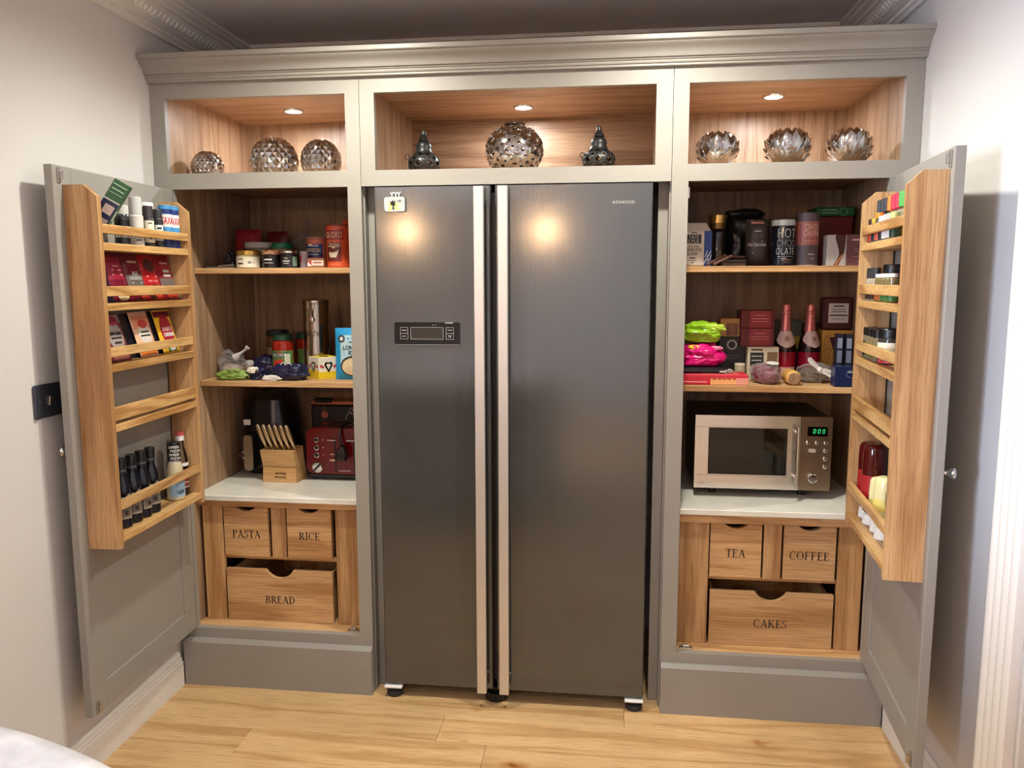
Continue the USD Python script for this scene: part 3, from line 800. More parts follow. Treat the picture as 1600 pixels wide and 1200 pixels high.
def facet_ball(rx, h, cut, rows=11, cols=19):
    """A ball of raised diamonds, flat underneath; cut = how much of the sphere is lost at the bottom."""
    th0 = math.acos(-1 + cut)
    rowsv, v, f = [], [], []
    ths = np.linspace(0.12, th0, rows + 1)
    zc = h / (1 + math.cos(math.pi - th0))

    def pt(th, ph, k=1.0):
        return (rx * k * math.sin(th) * math.cos(ph), rx * k * math.sin(th) * math.sin(ph), zc * (k * math.cos(th)) - zc * math.cos(th0))
    for i, th in enumerate(ths):
        row = []
        for j in range(cols):
            row.append(len(v))
            v.append(pt(th, 2 * PI * (j + 0.5 * (i % 2)) / cols))
        rowsv.append(row)
    for i in range(rows - 1):
        sh = (i % 2)
        for j in range(cols):
            top = rowsv[i][j]
            bot = rowsv[i + 2][j]
            if i % 2 == 0:
                le, ri = rowsv[i + 1][(j - 1) % cols], rowsv[i + 1][j]
                ph = 2 * PI * j / cols
            else:
                le, ri = rowsv[i + 1][j], rowsv[i + 1][(j + 1) % cols]
                ph = 2 * PI * (j + 0.5) / cols
            c = len(v)
            v.append(pt(ths[i + 1], ph, 1.055))
            f += [(top, le, c), (le, bot, c), (bot, ri, c), (ri, top, c)]
    ct, cb = len(v), len(v) + 1
    v += [pt(0, 0, 1.0), (0, 0, 0)]
    for j in range(cols):
        f.append((ct, rowsv[0][j], rowsv[0][(j + 1) % cols]))
        f.append((rowsv[0][j], rowsv[1][j] if True else 0, rowsv[0][(j + 1) % cols]))
        a, b = rowsv[-1][j], rowsv[-1][(j + 1) % cols]
        f.append((cb, b, a))
        pj = (j + 1) % cols if (rows % 2 == 0) else j
        f.append((a, b, rowsv[-2][j if (rows % 2 == 1 and False) else (pj if rows % 2 else j)]))
    m = trimesh.Trimesh(np.array(v), np.array(f), process=False)
    m.fix_normals()
    return m


for x, y, r, h, cut, lab in ((-1.094, 0.135, 0.054, 0.092, 0.30, 'small squat silver ball with raised diamond facets, at the left end of its niche'),
                             (-0.854, 0.15, 0.080, 0.136, 0.30, 'largest silver ball with raised diamond facets, in the middle of its row'),
                             (-0.684, 0.15, 0.067, 0.125, 0.22, 'silver ball with raised diamond facets, right end of its row of three')):
    t = T('faceted_ball', lab, 'ornament', (x, y, NZ), rz=x * 3, group='faceted silver balls')
    P(t, 'body', facet_ball(r, h, cut), SILVER)
    P(t, 'foot_ring', lathe([(r * 0.5, 0.0), (r * 0.66, 0.001), (r * 0.68, 0.006), (r * 0.6, 0.009)], 30), SILVER, smooth=30)


def petal(R, th0, th1, ph, wid, flare):
    """One leaf-shaped scale lying on a ball and lifting at its tip."""
    nu, nv = 5, 6
    pts = []
    for j in range(nv + 1):
        q = j / nv
        th = th0 + (th1 - th0) * q
        ww = wid * (math.sin(PI * min(1.0, 0.22 + 0.78 * q)) ** 0.8 if q > 0.0 else 0.6) + 0.002
        if q == 1:
            ww = 0.002
        for i in range(nu):
            u = -1 + 2 * i / (nu - 1)
            rr = R * (1.0 + flare * q ** 2 + 0.025 * (1 - u * u))
            a = ph + u * ww / max(math.sin(th), 0.3)
            pts.append((rr * math.sin(th) * math.cos(a), rr * math.sin(th) * math.sin(a), -rr * math.cos(th)))
    pts = np.array(pts)
    nrm = pts / np.linalg.norm(pts, axis=1)[:, None]
    v = np.vstack([pts, pts - nrm * 0.0030])
    f, n = [], len(pts)
    for j in range(nv):
        for i in range(nu - 1):
            a, b, c, d = j * nu + i, j * nu + i + 1, (j + 1) * nu + i + 1, (j + 1) * nu + i
            f += [(a, b, c), (a, c, d), (n + a, n + c, n + b), (n + a, n + d, n + c)]
    ring = [i for i in range(nu)] + [j * nu + nu - 1 for j in range(1, nv + 1)] + [nv * nu + i for i in range(nu - 2, -1, -1)] + [j * nu for j in range(nv - 1, 0, -1)]
    for a, b in zip(ring, ring[1:] + ring[:1]):
        f += [(a, n + b, b), (a, n + a, n + b)]
    m = trimesh.Trimesh(v, np.array(f), process=False)
    m.fix_normals()
    return m


def petal_bowl(R, lab, loc, rz):
    t = T('petal_bowl', lab, 'bowl', loc, rz=rz, group='silver petal bowls')
    zc = R * 0.86
    prof = [(R * math.sin(a) * 0.955, zc - R * 0.955 * math.cos(a)) for a in np.linspace(0.5, 2.35, 14)]
    inner = [(r * 0.95, z) for r, z in prof[::-1][:-1]]
    P(t, 'shell', moved(lathe(prof + inner, 36), (0, 0, 0)), SILVER, smooth=40)
    k = 0
    for row, (a0, a1, n, fl_) in enumerate(((0.62, 1.28, 11, 0.07), (0.95, 1.62, 12, 0.08), (1.3, 1.98, 12, 0.08), (1.62, 2.3, 11, 0.06), (1.9, 2.62, 10, 0.03))):
        for j in range(n):
            ph = 2 * PI * (j + 0.5 * (row % 2)) / n + rng.uniform(-0.04, 0.04)
            P(t, 'petal', moved(petal(R * (0.95 + 0.012 * row * (1 if row < 3 else 0.6)), a0, a1, ph, 2.15 / n + 0.05, fl_ * rng.uniform(1.5, 2.6)), (0, 0, zc)), SILVER, smooth=50)
    return t


pb = petal_bowl(0.0635, 'silver bowl of overlapping metal petals, leftmost of the three in the right niche', (0.658, 0.115, NZ), 0.3)
dup(pb, (0.880, 0.125, NZ), 1.3, 'silver bowl of overlapping metal petals, middle one of the three in the right niche', s=1.06)
dup(pb, (1.070, 0.125, NZ), 2.5, 'silver bowl of overlapping metal petals, rightmost of the three in the right niche', s=1.03)


def pierced(rx, h, zc, wall, holes):
    """An ellipsoid shell cut flat at its base and pierced by radial cutters: (theta, phi, ru, rv, square)."""
    sp = manifold3d.Manifold.sphere(1.0, 48)
    hz = h - zc
    out = sp.scale([rx, rx, max(hz, zc)]).translate([0, 0, zc])
    inn = sp.scale([rx - wall, rx - wall, max(hz, zc) - wall]).translate([0, 0, zc])
    solid = out - inn
    cut = []
    for th, ph, ru, rv, sq in holes:
        c = manifold3d.Manifold.cylinder(rx * 0.7, ru, ru, 4 if sq else 8).scale([1, rv / ru, 1])
        c = c.translate([0, 0, rx * 0.62]).rotate([0, math.degrees(th), math.degrees(ph)]).translate([0, 0, zc])
        cut.append(c)
    solid = solid - manifold3d.Manifold.batch_boolean(cut, manifold3d.OpType.Add)
    return to_tri(solid.trim_by_plane([0, 0, 1], 0.0))


holes = []
for i in range(170):
    z = 0.93 - 1.75 * (i + 0.5) / 170
    th = math.acos(max(-1, z))
    ph = i * 2.39996
    if 0.3 < th:
        holes.append((th, ph, rng.uniform(0.0042, 0.0078), rng.uniform(0.0055, 0.0095), False))
t = T('openwork_bowl', 'large round silver openwork bowl pierced all over, in the middle of the centre niche', 'bowl', (-0.006, 0.15, NZ))
P(t, 'pierced_shell', pierced(0.096, 0.161, 0.075, 0.005, holes), SILVER, smooth=35)
curls = []
for i in range(80):
    z = 0.9 - 1.6 * (i + 0.5) / 80
    th0, ph0 = math.acos(z), i * 2.39996 + 0.4
    pth = []
    for k in range(9):
        a = k / 8 * 4.2
        rr = 0.16 * (1 - k / 11)
        th, ph = th0 + rr * math.cos(a), ph0 + rr * math.sin(a) / max(0.4, math.sin(th0))
        pth.append((0.097 * math.sin(th) * math.cos(ph), 0.097 * math.sin(th) * math.sin(ph), 0.075 + 0.087 * math.cos(th)))
    if min(q[2] for q in pth) > 0.004:
        curls.append(tube(pth, [0.0027 - 0.00017 * k for k in range(9)], 6))
P(t, 'scroll_relief', cat(*curls), SILVER, smooth=40)
P(t, 'rim', lathe([(0.026, 0.156), (0.034, 0.157), (0.038, 0.161), (0.034, 0.164), (0.027, 0.162)], 32, cap=False), SILVER, smooth=40)


def lantern(lab, loc, rz):
    t = T('pierced_lantern', lab, 'lantern', loc, rz=rz, group='dark pierced lanterns')
    hs = []
    for row, (th, n, r, sq) in enumerate(((0.92, 9, 0.008, True), (1.28, 9, 0.0055, False), (1.6, 9, 0.009, True), (1.98, 9, 0.005, False))):
        hs += [(th, 2 * PI * (j + 0.5 * (row % 2)) / n, r, r * 1.15, sq) for j in range(n)]
    P(t, 'globe', pierced(0.054, 0.076, 0.036, 0.004, hs), GUNMETAL, smooth=35)
    rings = []
    for th, n in ((1.28, 9), (1.98, 9)):
        for j in range(n):
            tor = trimesh.creation.torus(0.0085, 0.002, major_sections=14, minor_sections=6)
            tor = moved(tor, (0, 0, 0))
            ph = 2 * PI * (j + 0.5) / n
            M = trimesh.transformations.euler_matrix(0, th, ph, 'sxyz')
            tor.apply_transform(M)
            d = np.array([math.sin(th) * math.cos(ph) * 0.0535, math.sin(th) * math.sin(ph) * 0.0535, 0.036 + 0.040 * math.cos(th)])
            if d[2] > 0.012:
                rings.append(moved(tor, d))
    P(t, 'ring_relief', cat(*rings), GUNMETAL, smooth=50)
    P(t, 'dome_lid', lathe([(0.030, 0.069), (0.031, 0.072), (0.029, 0.076), (0.026, 0.083), (0.027, 0.092), (0.025, 0.101), (0.018, 0.108), (0.0155, 0.110), (0.0185, 0.1125), (0.0185, 0.1155), (0.014, 0.118), (0.0155, 0.121), (0.0125, 0.125), (0.009, 0.129), (0.010, 0.132), (0.008, 0.138), (0.0075, 0.143), (0.005, 0.147), (0.0, 0.149)], 32), GUNMETAL, smooth=35)
    P(t, 'foot', lathe([(0.034, 0.0), (0.040, 0.001), (0.041, 0.005), (0.036, 0.007)], 32), GUNMETAL, smooth=35)
    lo = trimesh.creation.torus(0.008, 0.0012, major_sections=18, minor_sections=6)
    P(t, 'hanging_loop', moved(lo, (-0.0565, 0, 0.056), rx=PI / 2), GUNMETAL, smooth=50)
    return t


ln = lantern('dark metal pierced lantern with pointed lid, left of the silver openwork bowl', (-0.316, 0.14, NZ), 0.4)
dup(ln, (0.277, 0.14, NZ), -0.2, 'dark metal pierced lantern with pointed lid, right of the silver openwork bowl')

# ------------------------------------------------------------------ groceries: builders
def C(*c, rough=0.45, metal=0.0, name='print', **kw):
    return mat(c, rough, metal, name, **kw)


def jar(name, label, category, loc, r, h, lid_h, body, lid, band=None, texts=(), rz=0.0, group=None, lid_r=None, neck=0.84, patches=(), part='jar_body', content=None):
    """A round jar or tin: body, lid, printed bands (z0, z1, material, half angle) and lettering (string, height, z, material)."""
    t = T(name, label, category, loc, rz=rz, group=group)
    hb = h - lid_h
    prof = [(r * 0.86, 0.0), (r * 0.97, 0.002), (r, 0.006), (r, hb - (1 - neck) * r * 0.9 - 0.003), (r * (neck + 1) / 2, hb - 0.004), (r * neck, hb - 0.001), (r * neck, hb)] if neck < 1 else [(r * 0.96, 0.0), (r, 0.0025), (r, hb - 0.001), (r * 0.97, hb)]
    P(t, part, lathe(prof, 32), body, smooth=35)
    if content:
        P(t, 'contents', lathe([(r * 0.9, 0.003), (r * 0.92, 0.006), (r * 0.92, hb * 0.8), (r * 0.9, hb * 0.82)], 24), content, smooth=35)
    if lid_h:
        lr = lid_r or r * neck * 1.06
        P(t, 'lid', lathe([(lr * 0.98, hb + 0.0002), (lr, hb + 0.0012), (lr, h - 0.003), (lr * 0.93, h)], 32), lid, smooth=35)
    for b in ([band] if band else []) + list(patches):
        z0, z1, m, ha = b[:4]
        a0 = b[4] if len(b) > 4 else 0.0
        P(t, 'label_band', patch(r + 0.0004, z0, z1, a0 - ha, a0 + ha, 20), m, smooth=True)
    for s, hh, z, m, *o in texts:
        P(t, 'lettering', ctext(s, hh, r + 0.0005, z, o[1] if len(o) > 1 else 0.0, o[0] if o else None, bold=s == 'SAXA'), m)
    return t


def carton(name, label, category, loc, w, d, h, m, rz=0.0, panels=(), texts=(), group=None, rx=0.0, ry=0.0, b=0.001, sides=(), tops=()):
    """A box with flat printed panels on its front (x0, x1, z0, z1, material), sides and top, and front lettering (string, height, x, z, width, material)."""
    t = T(name, label, category, loc, rz=rz, group=group, rx=rx, ry=ry)
    P(t, 'carton_body', box(-w / 2, w / 2, -d / 2, d / 2, 0, h, b), m)
    k = 0
    for x0, x1, z0, z1, pm in panels:
        k += 1
        P(t, 'printed_panel', box(x0, x1, -d / 2 - 0.0003 - 0.0001 * k, -d / 2 + 0.0001, z0, z1, 0), pm)
    for sgn, y0, y1, z0, z1, pm in sides:
        x = sgn * w / 2
        P(t, 'side_panel', box(min(x, x + sgn * 0.0004), max(x, x + sgn * 0.0004), y0, y1, z0, z1, 0), pm)
    for x0, x1, y0, y1, pm in tops:
        P(t, 'top_panel', box(x0, x1, y0, y1, h - 0.0001, h + 0.0004, 0), pm)
    for s, hh, x, z, ww, tm in texts:
        P(t, 'lettering', ftext(s, hh, x, z, -d / 2 - 0.0003 - 0.0001 * k, ww, bold=True), tm)
    return t


def pillow(w, h, th, seed=0, nu=14, nv=20, crimp=0.06, wob=0.25):
    """A flat filled sachet standing on its lower edge: front surface function and closed mesh."""
    def yy(u, v):
        k = (1 - abs(2 * u - 1) ** 3) * (1 - abs(2 * v - 1) ** 5)
        n = meshkit.fbm(np.array([u * 5.0, v * 6.0, seed * 3.1]), 3) - 0.5
        e = min(1.0, min(v, 1 - v) / crimp)
        return th / 2 * k * e * (1 + wob * n) + 0.0007
    us, vs = np.linspace(0, 1, nu + 1), np.linspace(0, 1, nv + 1)
    n = (nu + 1) * (nv + 1)
    fr = [((u - 0.5) * w, -yy(u, v), v * h) for v in vs for u in us]
    bk = [((u - 0.5) * w, yy(u, v), v * h) for v in vs for u in us]
    f = []
    for j in range(nv):
        for i in range(nu):
            a, b, c, d = j * (nu + 1) + i, j * (nu + 1) + i + 1, (j + 1) * (nu + 1) + i + 1, (j + 1) * (nu + 1) + i
            f += [(a, b, c), (a, c, d), (n + a, n + c, n + b), (n + a, n + d, n + c)]
    ring = list(range(nu + 1)) + [j * (nu + 1) + nu for j in range(1, nv + 1)] + [nv * (nu + 1) + i for i in range(nu - 1, -1, -1)] + [j * (nu + 1) for j in range(nv - 1, 0, -1)]
    for a, b in zip(ring, ring[1:] + ring[:1]):
        f += [(a, n + a, n + b), (a, n + b, b)]
    return trimesh.Trimesh(np.array(fr + bk), np.array(f), process=False), yy


def shape_on(poly, w, h, yy, off=0.0004):
    """A printed shape (unit square coordinates) lying on the sachet's front."""
    p = Polygon(poly) if not hasattr(poly, 'geom_type') else poly
    p = p.buffer(0).intersection(sbox(0.02, 0.03, 0.98, 0.97))
    g = 12
    out = []
    for i in range(g):
        for j in range(g):
            c = p.intersection(sbox(i / g, j / g, (i + 1) / g, (j + 1) / g))
            for q in getattr(c, 'geoms', [c]):
                if q.geom_type == 'Polygon' and q.area > 1e-6:
                    v, f = trimesh.creation.triangulate_polygon(q, engine='earcut')
                    vv = np.array([((a - 0.5) * w, -yy(a, b) - off, b * h) for a, b in v])
                    m = trimesh.Trimesh(vv, f, process=False)
                    if m.face_normals[:, 1].sum() > 0:
                        m.invert()
                    out.append(m)
    return cat(*out)


def sachet(label, loc, w, h, th, m, rz, lean, shapes=(), texts=(), seed=0, group=None, name='sachet', category='sachet'):
    t = T(name, label, category, loc, rz=rz, rx=-lean, group=group)
    body, yy = pillow(w, h, th, seed)
    P(t, 'pouch', body, m, smooth=50)
    for k, (poly, pm) in enumerate(shapes):
        P(t, 'printed_panel', shape_on(poly, w, h, yy, 0.0004 + 0.0002 * k), pm, smooth=50)
    off = 0.0006 + 0.0002 * len(shapes)
    for s, hh, u, v, ww, tm in texts:
        q = ftext(s, hh, 0, 0, 0, ww, bold=True)
        vv = q.vertices.copy()
        vv[:, 0] += (u - 0.5) * w
        vv[:, 2] += v * h
        vv[:, 1] += [-yy(min(max(x / w + 0.5, 0), 1), min(max(z / h, 0), 1)) - off for x, z in vv[:, [0, 2]]]
        q.vertices = vv
        P(t, 'lettering', q, tm)
    return t


def crumple(w, d, h, seed, amp=0.16, e=0.75, sub=4, fr=9.0, flat=0.0):
    """A creased soft bag resting on z = 0: a rounded box shape pulled about by soft noise and sharp folds."""
    m = trimesh.creation.icosphere(subdivisions=sub)
    v = m.vertices.copy()
    p = 2.0 / e
    k = (np.abs(v) ** p).sum(1) ** (-1 / p)
    fold = 1 - np.abs(meshkit.noise(v * 1.9 + seed * 3.7) - 0.5) * 2
    fine = 1 - np.abs(meshkit.noise(v * 4.3 + seed * 5.1) - 0.5) * 2
    k = k * (0.97 + amp * (1.1 * (meshkit.fbm(v * 1.5 + seed * 7.3, 3) - 0.5) - 0.75 * (fold - 0.5) - 0.32 * (fine - 0.5)))
    v = v * k[:, None] * np.array([w / 2, d / 2, h / 2])
    z = v[:, 2]
    lo = -h / 2 * (0.74 - flat)
    v[:, 2] = np.where(z < lo, lo + (z - lo) * 0.02, z)
    v[:, 2] -= v[:, 2].min()
    v[:, 2] *= h / v[:, 2].max()
    return trimesh.Trimesh(v, m.faces, process=False)


def ell(cx, cy, rx, ry, n=20):
    return [(cx + rx * math.cos(2 * PI * k / n), cy + ry * math.sin(2 * PI * k / n)) for k in range(n)]


def rect(x0, x1, y0, y1):
    return [(x0, y0), (x1, y0), (x1, y1), (x0, y1)]


def LP(s, t_, z):
    return tuple(float(q) for q in (LM @ np.array([s, t_, z, 1.0]))[:3])


def RP(s, t_, z):
    return tuple(float(q) for q in (RM @ np.array([s, t_, z, 1.0]))[:3])


LROT, RROT = math.radians(91.4), math.radians(-95.5)
RED, DKRED, MAROON = C(176, 28, 34), C(120, 18, 26), C(96, 24, 34)
NAVY, BLUE, SKY = C(24, 30, 62), C(30, 62, 140), C(70, 150, 205)
GREEN, LIME, DKGREEN = C(40, 110, 52), C(168, 204, 60), C(22, 70, 40)
ORANGE, YELLOW, GOLD = C(226, 106, 30), C(240, 206, 40), C(200, 160, 84, rough=0.3, metal=0.8, name='gold')
BROWN, TAUPE, PINKISH = C(66, 48, 42), C(104, 88, 80), C(186, 120, 108)
GREY, CHAR, LTGREY = C(128, 128, 126), C(44, 42, 44), C(188, 186, 180)
COPPER = C(196, 120, 96, rough=0.35, metal=0.5, name='copper')
HERB = noisy('dried_herbs', (96, 92, 48), (150, 140, 84), 160, rough=0.9)
SPICE = noisy('ground_spice', (150, 74, 30), (184, 104, 48), 200, rough=0.9)
PEPPERC = noisy('peppercorns', (36, 28, 24), (92, 72, 56), 190, rough=0.8)

# ------------------------------------------------------------------ left door rack
z1 = 1.5635
t = carton('foil_carton', 'green and navy carton leaning at a slant on the top left door rack', 'carton', LP(0.512, 0.030, z1 + 0.0130), 0.044, 0.036, 0.178, C(36, 84, 48), rz=math.radians(24), ry=0.55, b=0.001,
           panels=[(-0.0218, 0.0218, 0.0, 0.118, NAVY), (-0.021, 0.019, 0.0, 0.034, C(150, 136, 120)), (-0.014, 0.018, 0.044, 0.066, C(170, 150, 138)), (-0.010, 0.016, 0.080, 0.106, C(190, 168, 156)), (-0.0218, 0.0218, 0.117, 0.121, LTGREY)],
           texts=[('~', 0.008, 0.0, 0.165, 0.038, C(150, 190, 150)), ('~', 0.008, 0.0, 0.152, 0.034, C(150, 190, 150)), ('~', 0.008, 0.0, 0.14, 0.036, C(110, 150, 120))],
           sides=[(1, -0.012, 0.012, 0.015, 0.05, C(60, 110, 70)), (1, -0.009, 0.009, 0.07, 0.1, C(190, 206, 190))], tops=[(-0.021, 0.021, -0.017, 0.017, C(214, 216, 120))])
FACE = math.radians(48)
jar('pepper_jar', 'glass pepper jar with black shoulder and white PEPPER label on the left door', 'jar', LP(0.400, 0.056, z1), 0.021, 0.112, 0.026, C(50, 50, 50, rough=0.2), LTGREY, (0.02, 0.052, WHITE, 1.3), [('PEPPER', 0.013, 0.029, BLACK, 0.034)], rz=FACE, patches=[(0.054, 0.07, BLACK, 1.4)])
jar('salt_grinder', 'clear spice grinder with pale cap and dark band, tallest on the top rack', 'grinder', LP(0.327, 0.056, z1), 0.0205, 0.143, 0.05, C(206, 202, 192, rough=0.15), C(190, 190, 186, rough=0.2), (0.03, 0.052, C(50, 50, 48), 1.4), [('~', 0.009, 0.041, LTGREY, 0.026), ('~', 0.007, 0.016, BLACK, 0.016)], rz=FACE)
jar('spice_jar', 'black spice jar with tall cream label next to the clear grinder', 'jar', LP(0.271, 0.062, z1), 0.0165, 0.122, 0.036, C(40, 38, 40), C(56, 50, 52), (0.012, 0.078, CREAM, 1.0), [('~', 0.008, 0.07, CHAR, 0.012), ('~', 0.03, 0.046, CHAR, 0.003), ('~', 0.008, 0.024, CHAR, 0.008)], rz=FACE)
jar('spice_jar', 'black spice jar with a short white label beside the blue salt tubes', 'jar', LP(0.2215, 0.0645, z1), 0.0150, 0.116, 0.026, C(44, 44, 48), C(52, 50, 54), (0.02, 0.068, WHITE, 0.9), [('~', 0.014, 0.058, BLACK, 0.013), ('~', 0.014, 0.048, BLACK, 0.010), ('~', 0.014, 0.03, BLACK, 0.008)], rz=FACE)
jar('white_tub', 'white lidded tub standing behind the small jars of the top left rack', 'tub', LP(0.215, 0.0235, z1), 0.0225, 0.138, 0.02, C(70, 68, 70), WHITE, rz=FACE, neck=0.94, lid_r=0.0228)
for s_, lab in ((0.1600, 'blue salt tube with white band, nearer one of the pair'), (0.1178, 'blue salt tube with white band, farther one, against the rack end')):
    jar('salt_tube', lab, 'salt', LP(s_, 0.056, z1), 0.0205, 0.135, 0.004, C(30, 52, 116), C(90, 150, 190), (0.066, 0.106, WHITE, 1.5), [('SAXA', 0.021, 0.086, C(200, 30, 36), 0.040), ('~', 0.012, 0.044, WHITE, 0.026)], rz=FACE, neck=1.0, lid_r=0.0203, patches=[(0.050, 0.066, SKY, 1.5), (0.122, 0.1305, SKY, 1.5)], part='tube', group=None)

z2 = 1.3985
sachet('black packet with a yellow tag at its top, nearest on the second rack', LP(0.498, 0.050, z2), 0.084, 0.141, 0.010, C(34, 28, 44, rough=0.3), LROT, 0.2, [(rect(0.02, 0.75, 0.72, 0.98), C(206, 176, 60))], [('~', 0.02, 0.38, 0.84, 0.04, C(150, 90, 40))], 1)
PK = [('plum and red seasoning sachet with a bowl of pasta printed low down', 0.418, C(110, 20, 42, rough=0.3), [(rect(0.05, 0.95, 0.45, 0.9), C(140, 22, 48)), (ell(0.55, 0.16, 0.36, 0.15), C(222, 200, 150))], [('~', 0.008, 0.5, 0.72, 0.03, C(210, 150, 160)), ('~', 0.012, 0.5, 0.64, 0.045, C(210, 150, 160)), ('~', 0.012, 0.5, 0.55, 0.05, C(210, 150, 160))]),
      ('dark red seasoning sachet with grey lower half, BEEF CASSEROLE', 0.328, C(104, 24, 36, rough=0.3), [(rect(0.03, 0.97, 0.12, 0.55), C(96, 84, 78)), (ell(0.75, 0.1, 0.2, 0.1), C(190, 60, 40))], [('~', 0.016, 0.5, 0.82, 0.045, C(190, 150, 140)), ('BEEF', 0.010, 0.5, 0.58, 0.03, LTGREY), ('CASSEROLE', 0.010, 0.5, 0.48, 0.062, LTGREY), ('~', 0.008, 0.5, 0.38, 0.05, LTGREY)]),
      ('bright red chilli seasoning sachet with dark oval badge', 0.2375, C(168, 28, 34, rough=0.3), [(ell(0.5, 0.76, 0.36, 0.14), C(70, 30, 34)), (ell(0.5, 0.14, 0.44, 0.2), C(70, 28, 24)), (ell(0.66, 0.12, 0.22, 0.12), C(224, 70, 40))], [('~', 0.014, 0.5, 0.52, 0.06, C(210, 110, 110)), ('~', 0.014, 0.5, 0.42, 0.056, C(210, 110, 110))]),
      ('crimson seasoning sachet with grey band, farthest on the second rack', 0.148, C(134, 26, 38, rough=0.3), [(rect(0.05, 0.95, 0.2, 0.48), C(104, 92, 88)), (ell(0.6, 0.1, 0.34, 0.12), C(200, 66, 46))], [('~', 0.016, 0.5, 0.82, 0.045, C(200, 160, 150)), ('~', 0.02, 0.5, 0.64, 0.034, LTGREY), ('~', 0.02, 0.5, 0.54, 0.04, LTGREY)])]
for i, (lab, s_, m_, sh, tx) in enumerate(PK):
    sachet(lab, LP(s_, 0.056, z2), 0.086, 0.146, 0.012, m_, LROT - 0.04 * (i % 2), 0.25, sh, tx, 3 + i)
z3 = 1.2285
TK = [('maroon stir-fry sachet with a grey flame-shaped label, left on the third rack', 0.448, C(108, 44, 52, rough=0.3), [(rect(0.02, 0.98, 0.8, 0.98), C(150, 140, 136)), (ell(0.5, 0.5, 0.36, 0.3), C(158, 144, 136)), (ell(0.5, 0.84, 0.3, 0.1), C(150, 50, 66)), (ell(0.5, 0.1, 0.4, 0.12), C(170, 100, 84))], [('Slow Cooker', 0.010, 0.5, 0.58, 0.055, CHAR), ('~', 0.014, 0.5, 0.48, 0.05, CHAR), ('~', 0.014, 0.5, 0.38, 0.034, CHAR)]),
      ('peach and orange sachet with a pale label, middle of the third rack', 0.298, C(224, 178, 146, rough=0.3), [(rect(0.06, 0.94, 0.62, 0.9), C(216, 140, 104)), (ell(0.5, 0.5, 0.33, 0.26), C(212, 204, 190)), (ell(0.5, 0.72, 0.26, 0.1), C(184, 66, 60)), (rect(0.03, 0.97, 0.04, 0.24), C(232, 130, 50))], [('~', 0.012, 0.5, 0.54, 0.04, CHAR), ('~', 0.012, 0.5, 0.46, 0.05, CHAR)]),
      ('red and yellow lasagne sachet with a green crest, right on the third rack', 0.168, C(226, 178, 48, rough=0.3), [(rect(0.02, 0.98, 0.84, 0.98), C(110, 20, 40)), (ell(0.5, 0.52, 0.36, 0.38), C(158, 22, 40)), (ell(0.55, 0.1, 0.26, 0.12), C(40, 120, 70)), (ell(0.55, 0.1, 0.18, 0.07), WHITE)], [('SPAGHETTI', 0.012, 0.5, 0.55, 0.058, C(250, 200, 200)), ('CARBONARA', 0.012, 0.52, 0.42, 0.06, WHITE)])]
for i, (lab, s_, m_, sh, tx) in enumerate(TK):
    sachet(lab, LP(s_, 0.058, z3), 0.098, 0.142, 0.012, m_, LROT, 0.27, sh, tx, 11 + i)
for s_, lab in ((0.352, 'black packet tucked behind the peach sachet'), (0.225, 'black packet tucked behind the red and yellow sachet')):
    sachet(lab, LP(s_, 0.042, z3), 0.088, 0.136, 0.008, C(30, 28, 36, rough=0.3), LROT, 0.22, seed=20)

z5 = 0.7425
GL = C(14, 17, 26, rough=0.06, name='dark_glass')
BP = [(0.020, 0.0), (0.0238, 0.003), (0.0243, 0.008), (0.0243, 0.108), (0.0228, 0.122), (0.018, 0.138), (0.0142, 0.148), (0.0130, 0.155), (0.0130, 0.170)]
bt = T('balsamic_bottle', 'dark balsamic bottle with torn-edge pale label, first from near end of its rack', 'bottle', LP(0.478, 0.050, z5), rz=math.radians(55), group='four dark balsamic bottles on the left door')
P(bt, 'bottle_glass', lathe(BP, 32), GL, smooth=35)
P(bt, 'cap', lathe([(0.0148, 0.160), (0.0152, 0.162), (0.0152, 0.202), (0.0140, 0.205)], 28), C(20, 20, 24, rough=0.3), smooth=35)
P(bt, 'neck_band', patch(0.0155, 0.166, 0.173, -PI, PI, 24), C(70, 70, 76, rough=0.3), smooth=True)
zig = cat(patch(0.0247, 0.028, 0.088, -0.75, 0.75, 16), *[patch(0.0247, 0.088, 0.088 + hh, a, a + 0.25, 3) for a, hh in ((-0.75, 0.003), (-0.5, 0.006), (-0.25, 0.005), (0.0, 0.009), (0.25, 0.013), (0.5, 0.01))])
P(bt, 'label', zig, C(170, 160, 142), smooth=True)
P(bt, 'label_picture', cat(patch(0.0250, 0.034, 0.060, -0.62, 0.62, 14), patch(0.0250, 0.078, 0.0805, -0.68, 0.68, 14)), C(120, 108, 96), smooth=True)
P(bt, 'crest', patch(0.0252, 0.040, 0.052, -0.2, 0.2, 6), C(40, 36, 34), smooth=True)
for s_, lab in ((0.425, 'second'), (0.374, 'third'), (0.323, 'fourth')):
    dup(bt, LP(s_, 0.050, z5), math.radians(55 if s_ != 0.374 else 78), 'dark balsamic bottle with torn-edge pale label, %s from near end of its rack' % lab)
t = T('sauce_bottle', 'cream dressing bottle with black and white lettered neck sleeve on the left door', 'bottle', LP(0.178, 0.049, z5), rz=math.radians(48))
P(t, 'bottle_body', lathe([(0.024, 0.0), (0.028, 0.004), (0.0285, 0.05), (0.027, 0.085), (0.022, 0.118), (0.020, 0.13)], 32), C(206, 192, 156, rough=0.2), smooth=35)
P(t, 'neck_sleeve', lathe([(0.0203, 0.122), (0.0206, 0.124), (0.0206, 0.188), (0.018, 0.192)], 32), BLACK, smooth=35)
for i in range(5):
    P(t, 'lettering', ctext('PIZZA' if i % 2 else 'EXPRESS', 0.008, 0.0207, 0.1275 + i * 0.0125, -0.3 + 0.25 * (i % 2), 0.034, bold=True), WHITE)
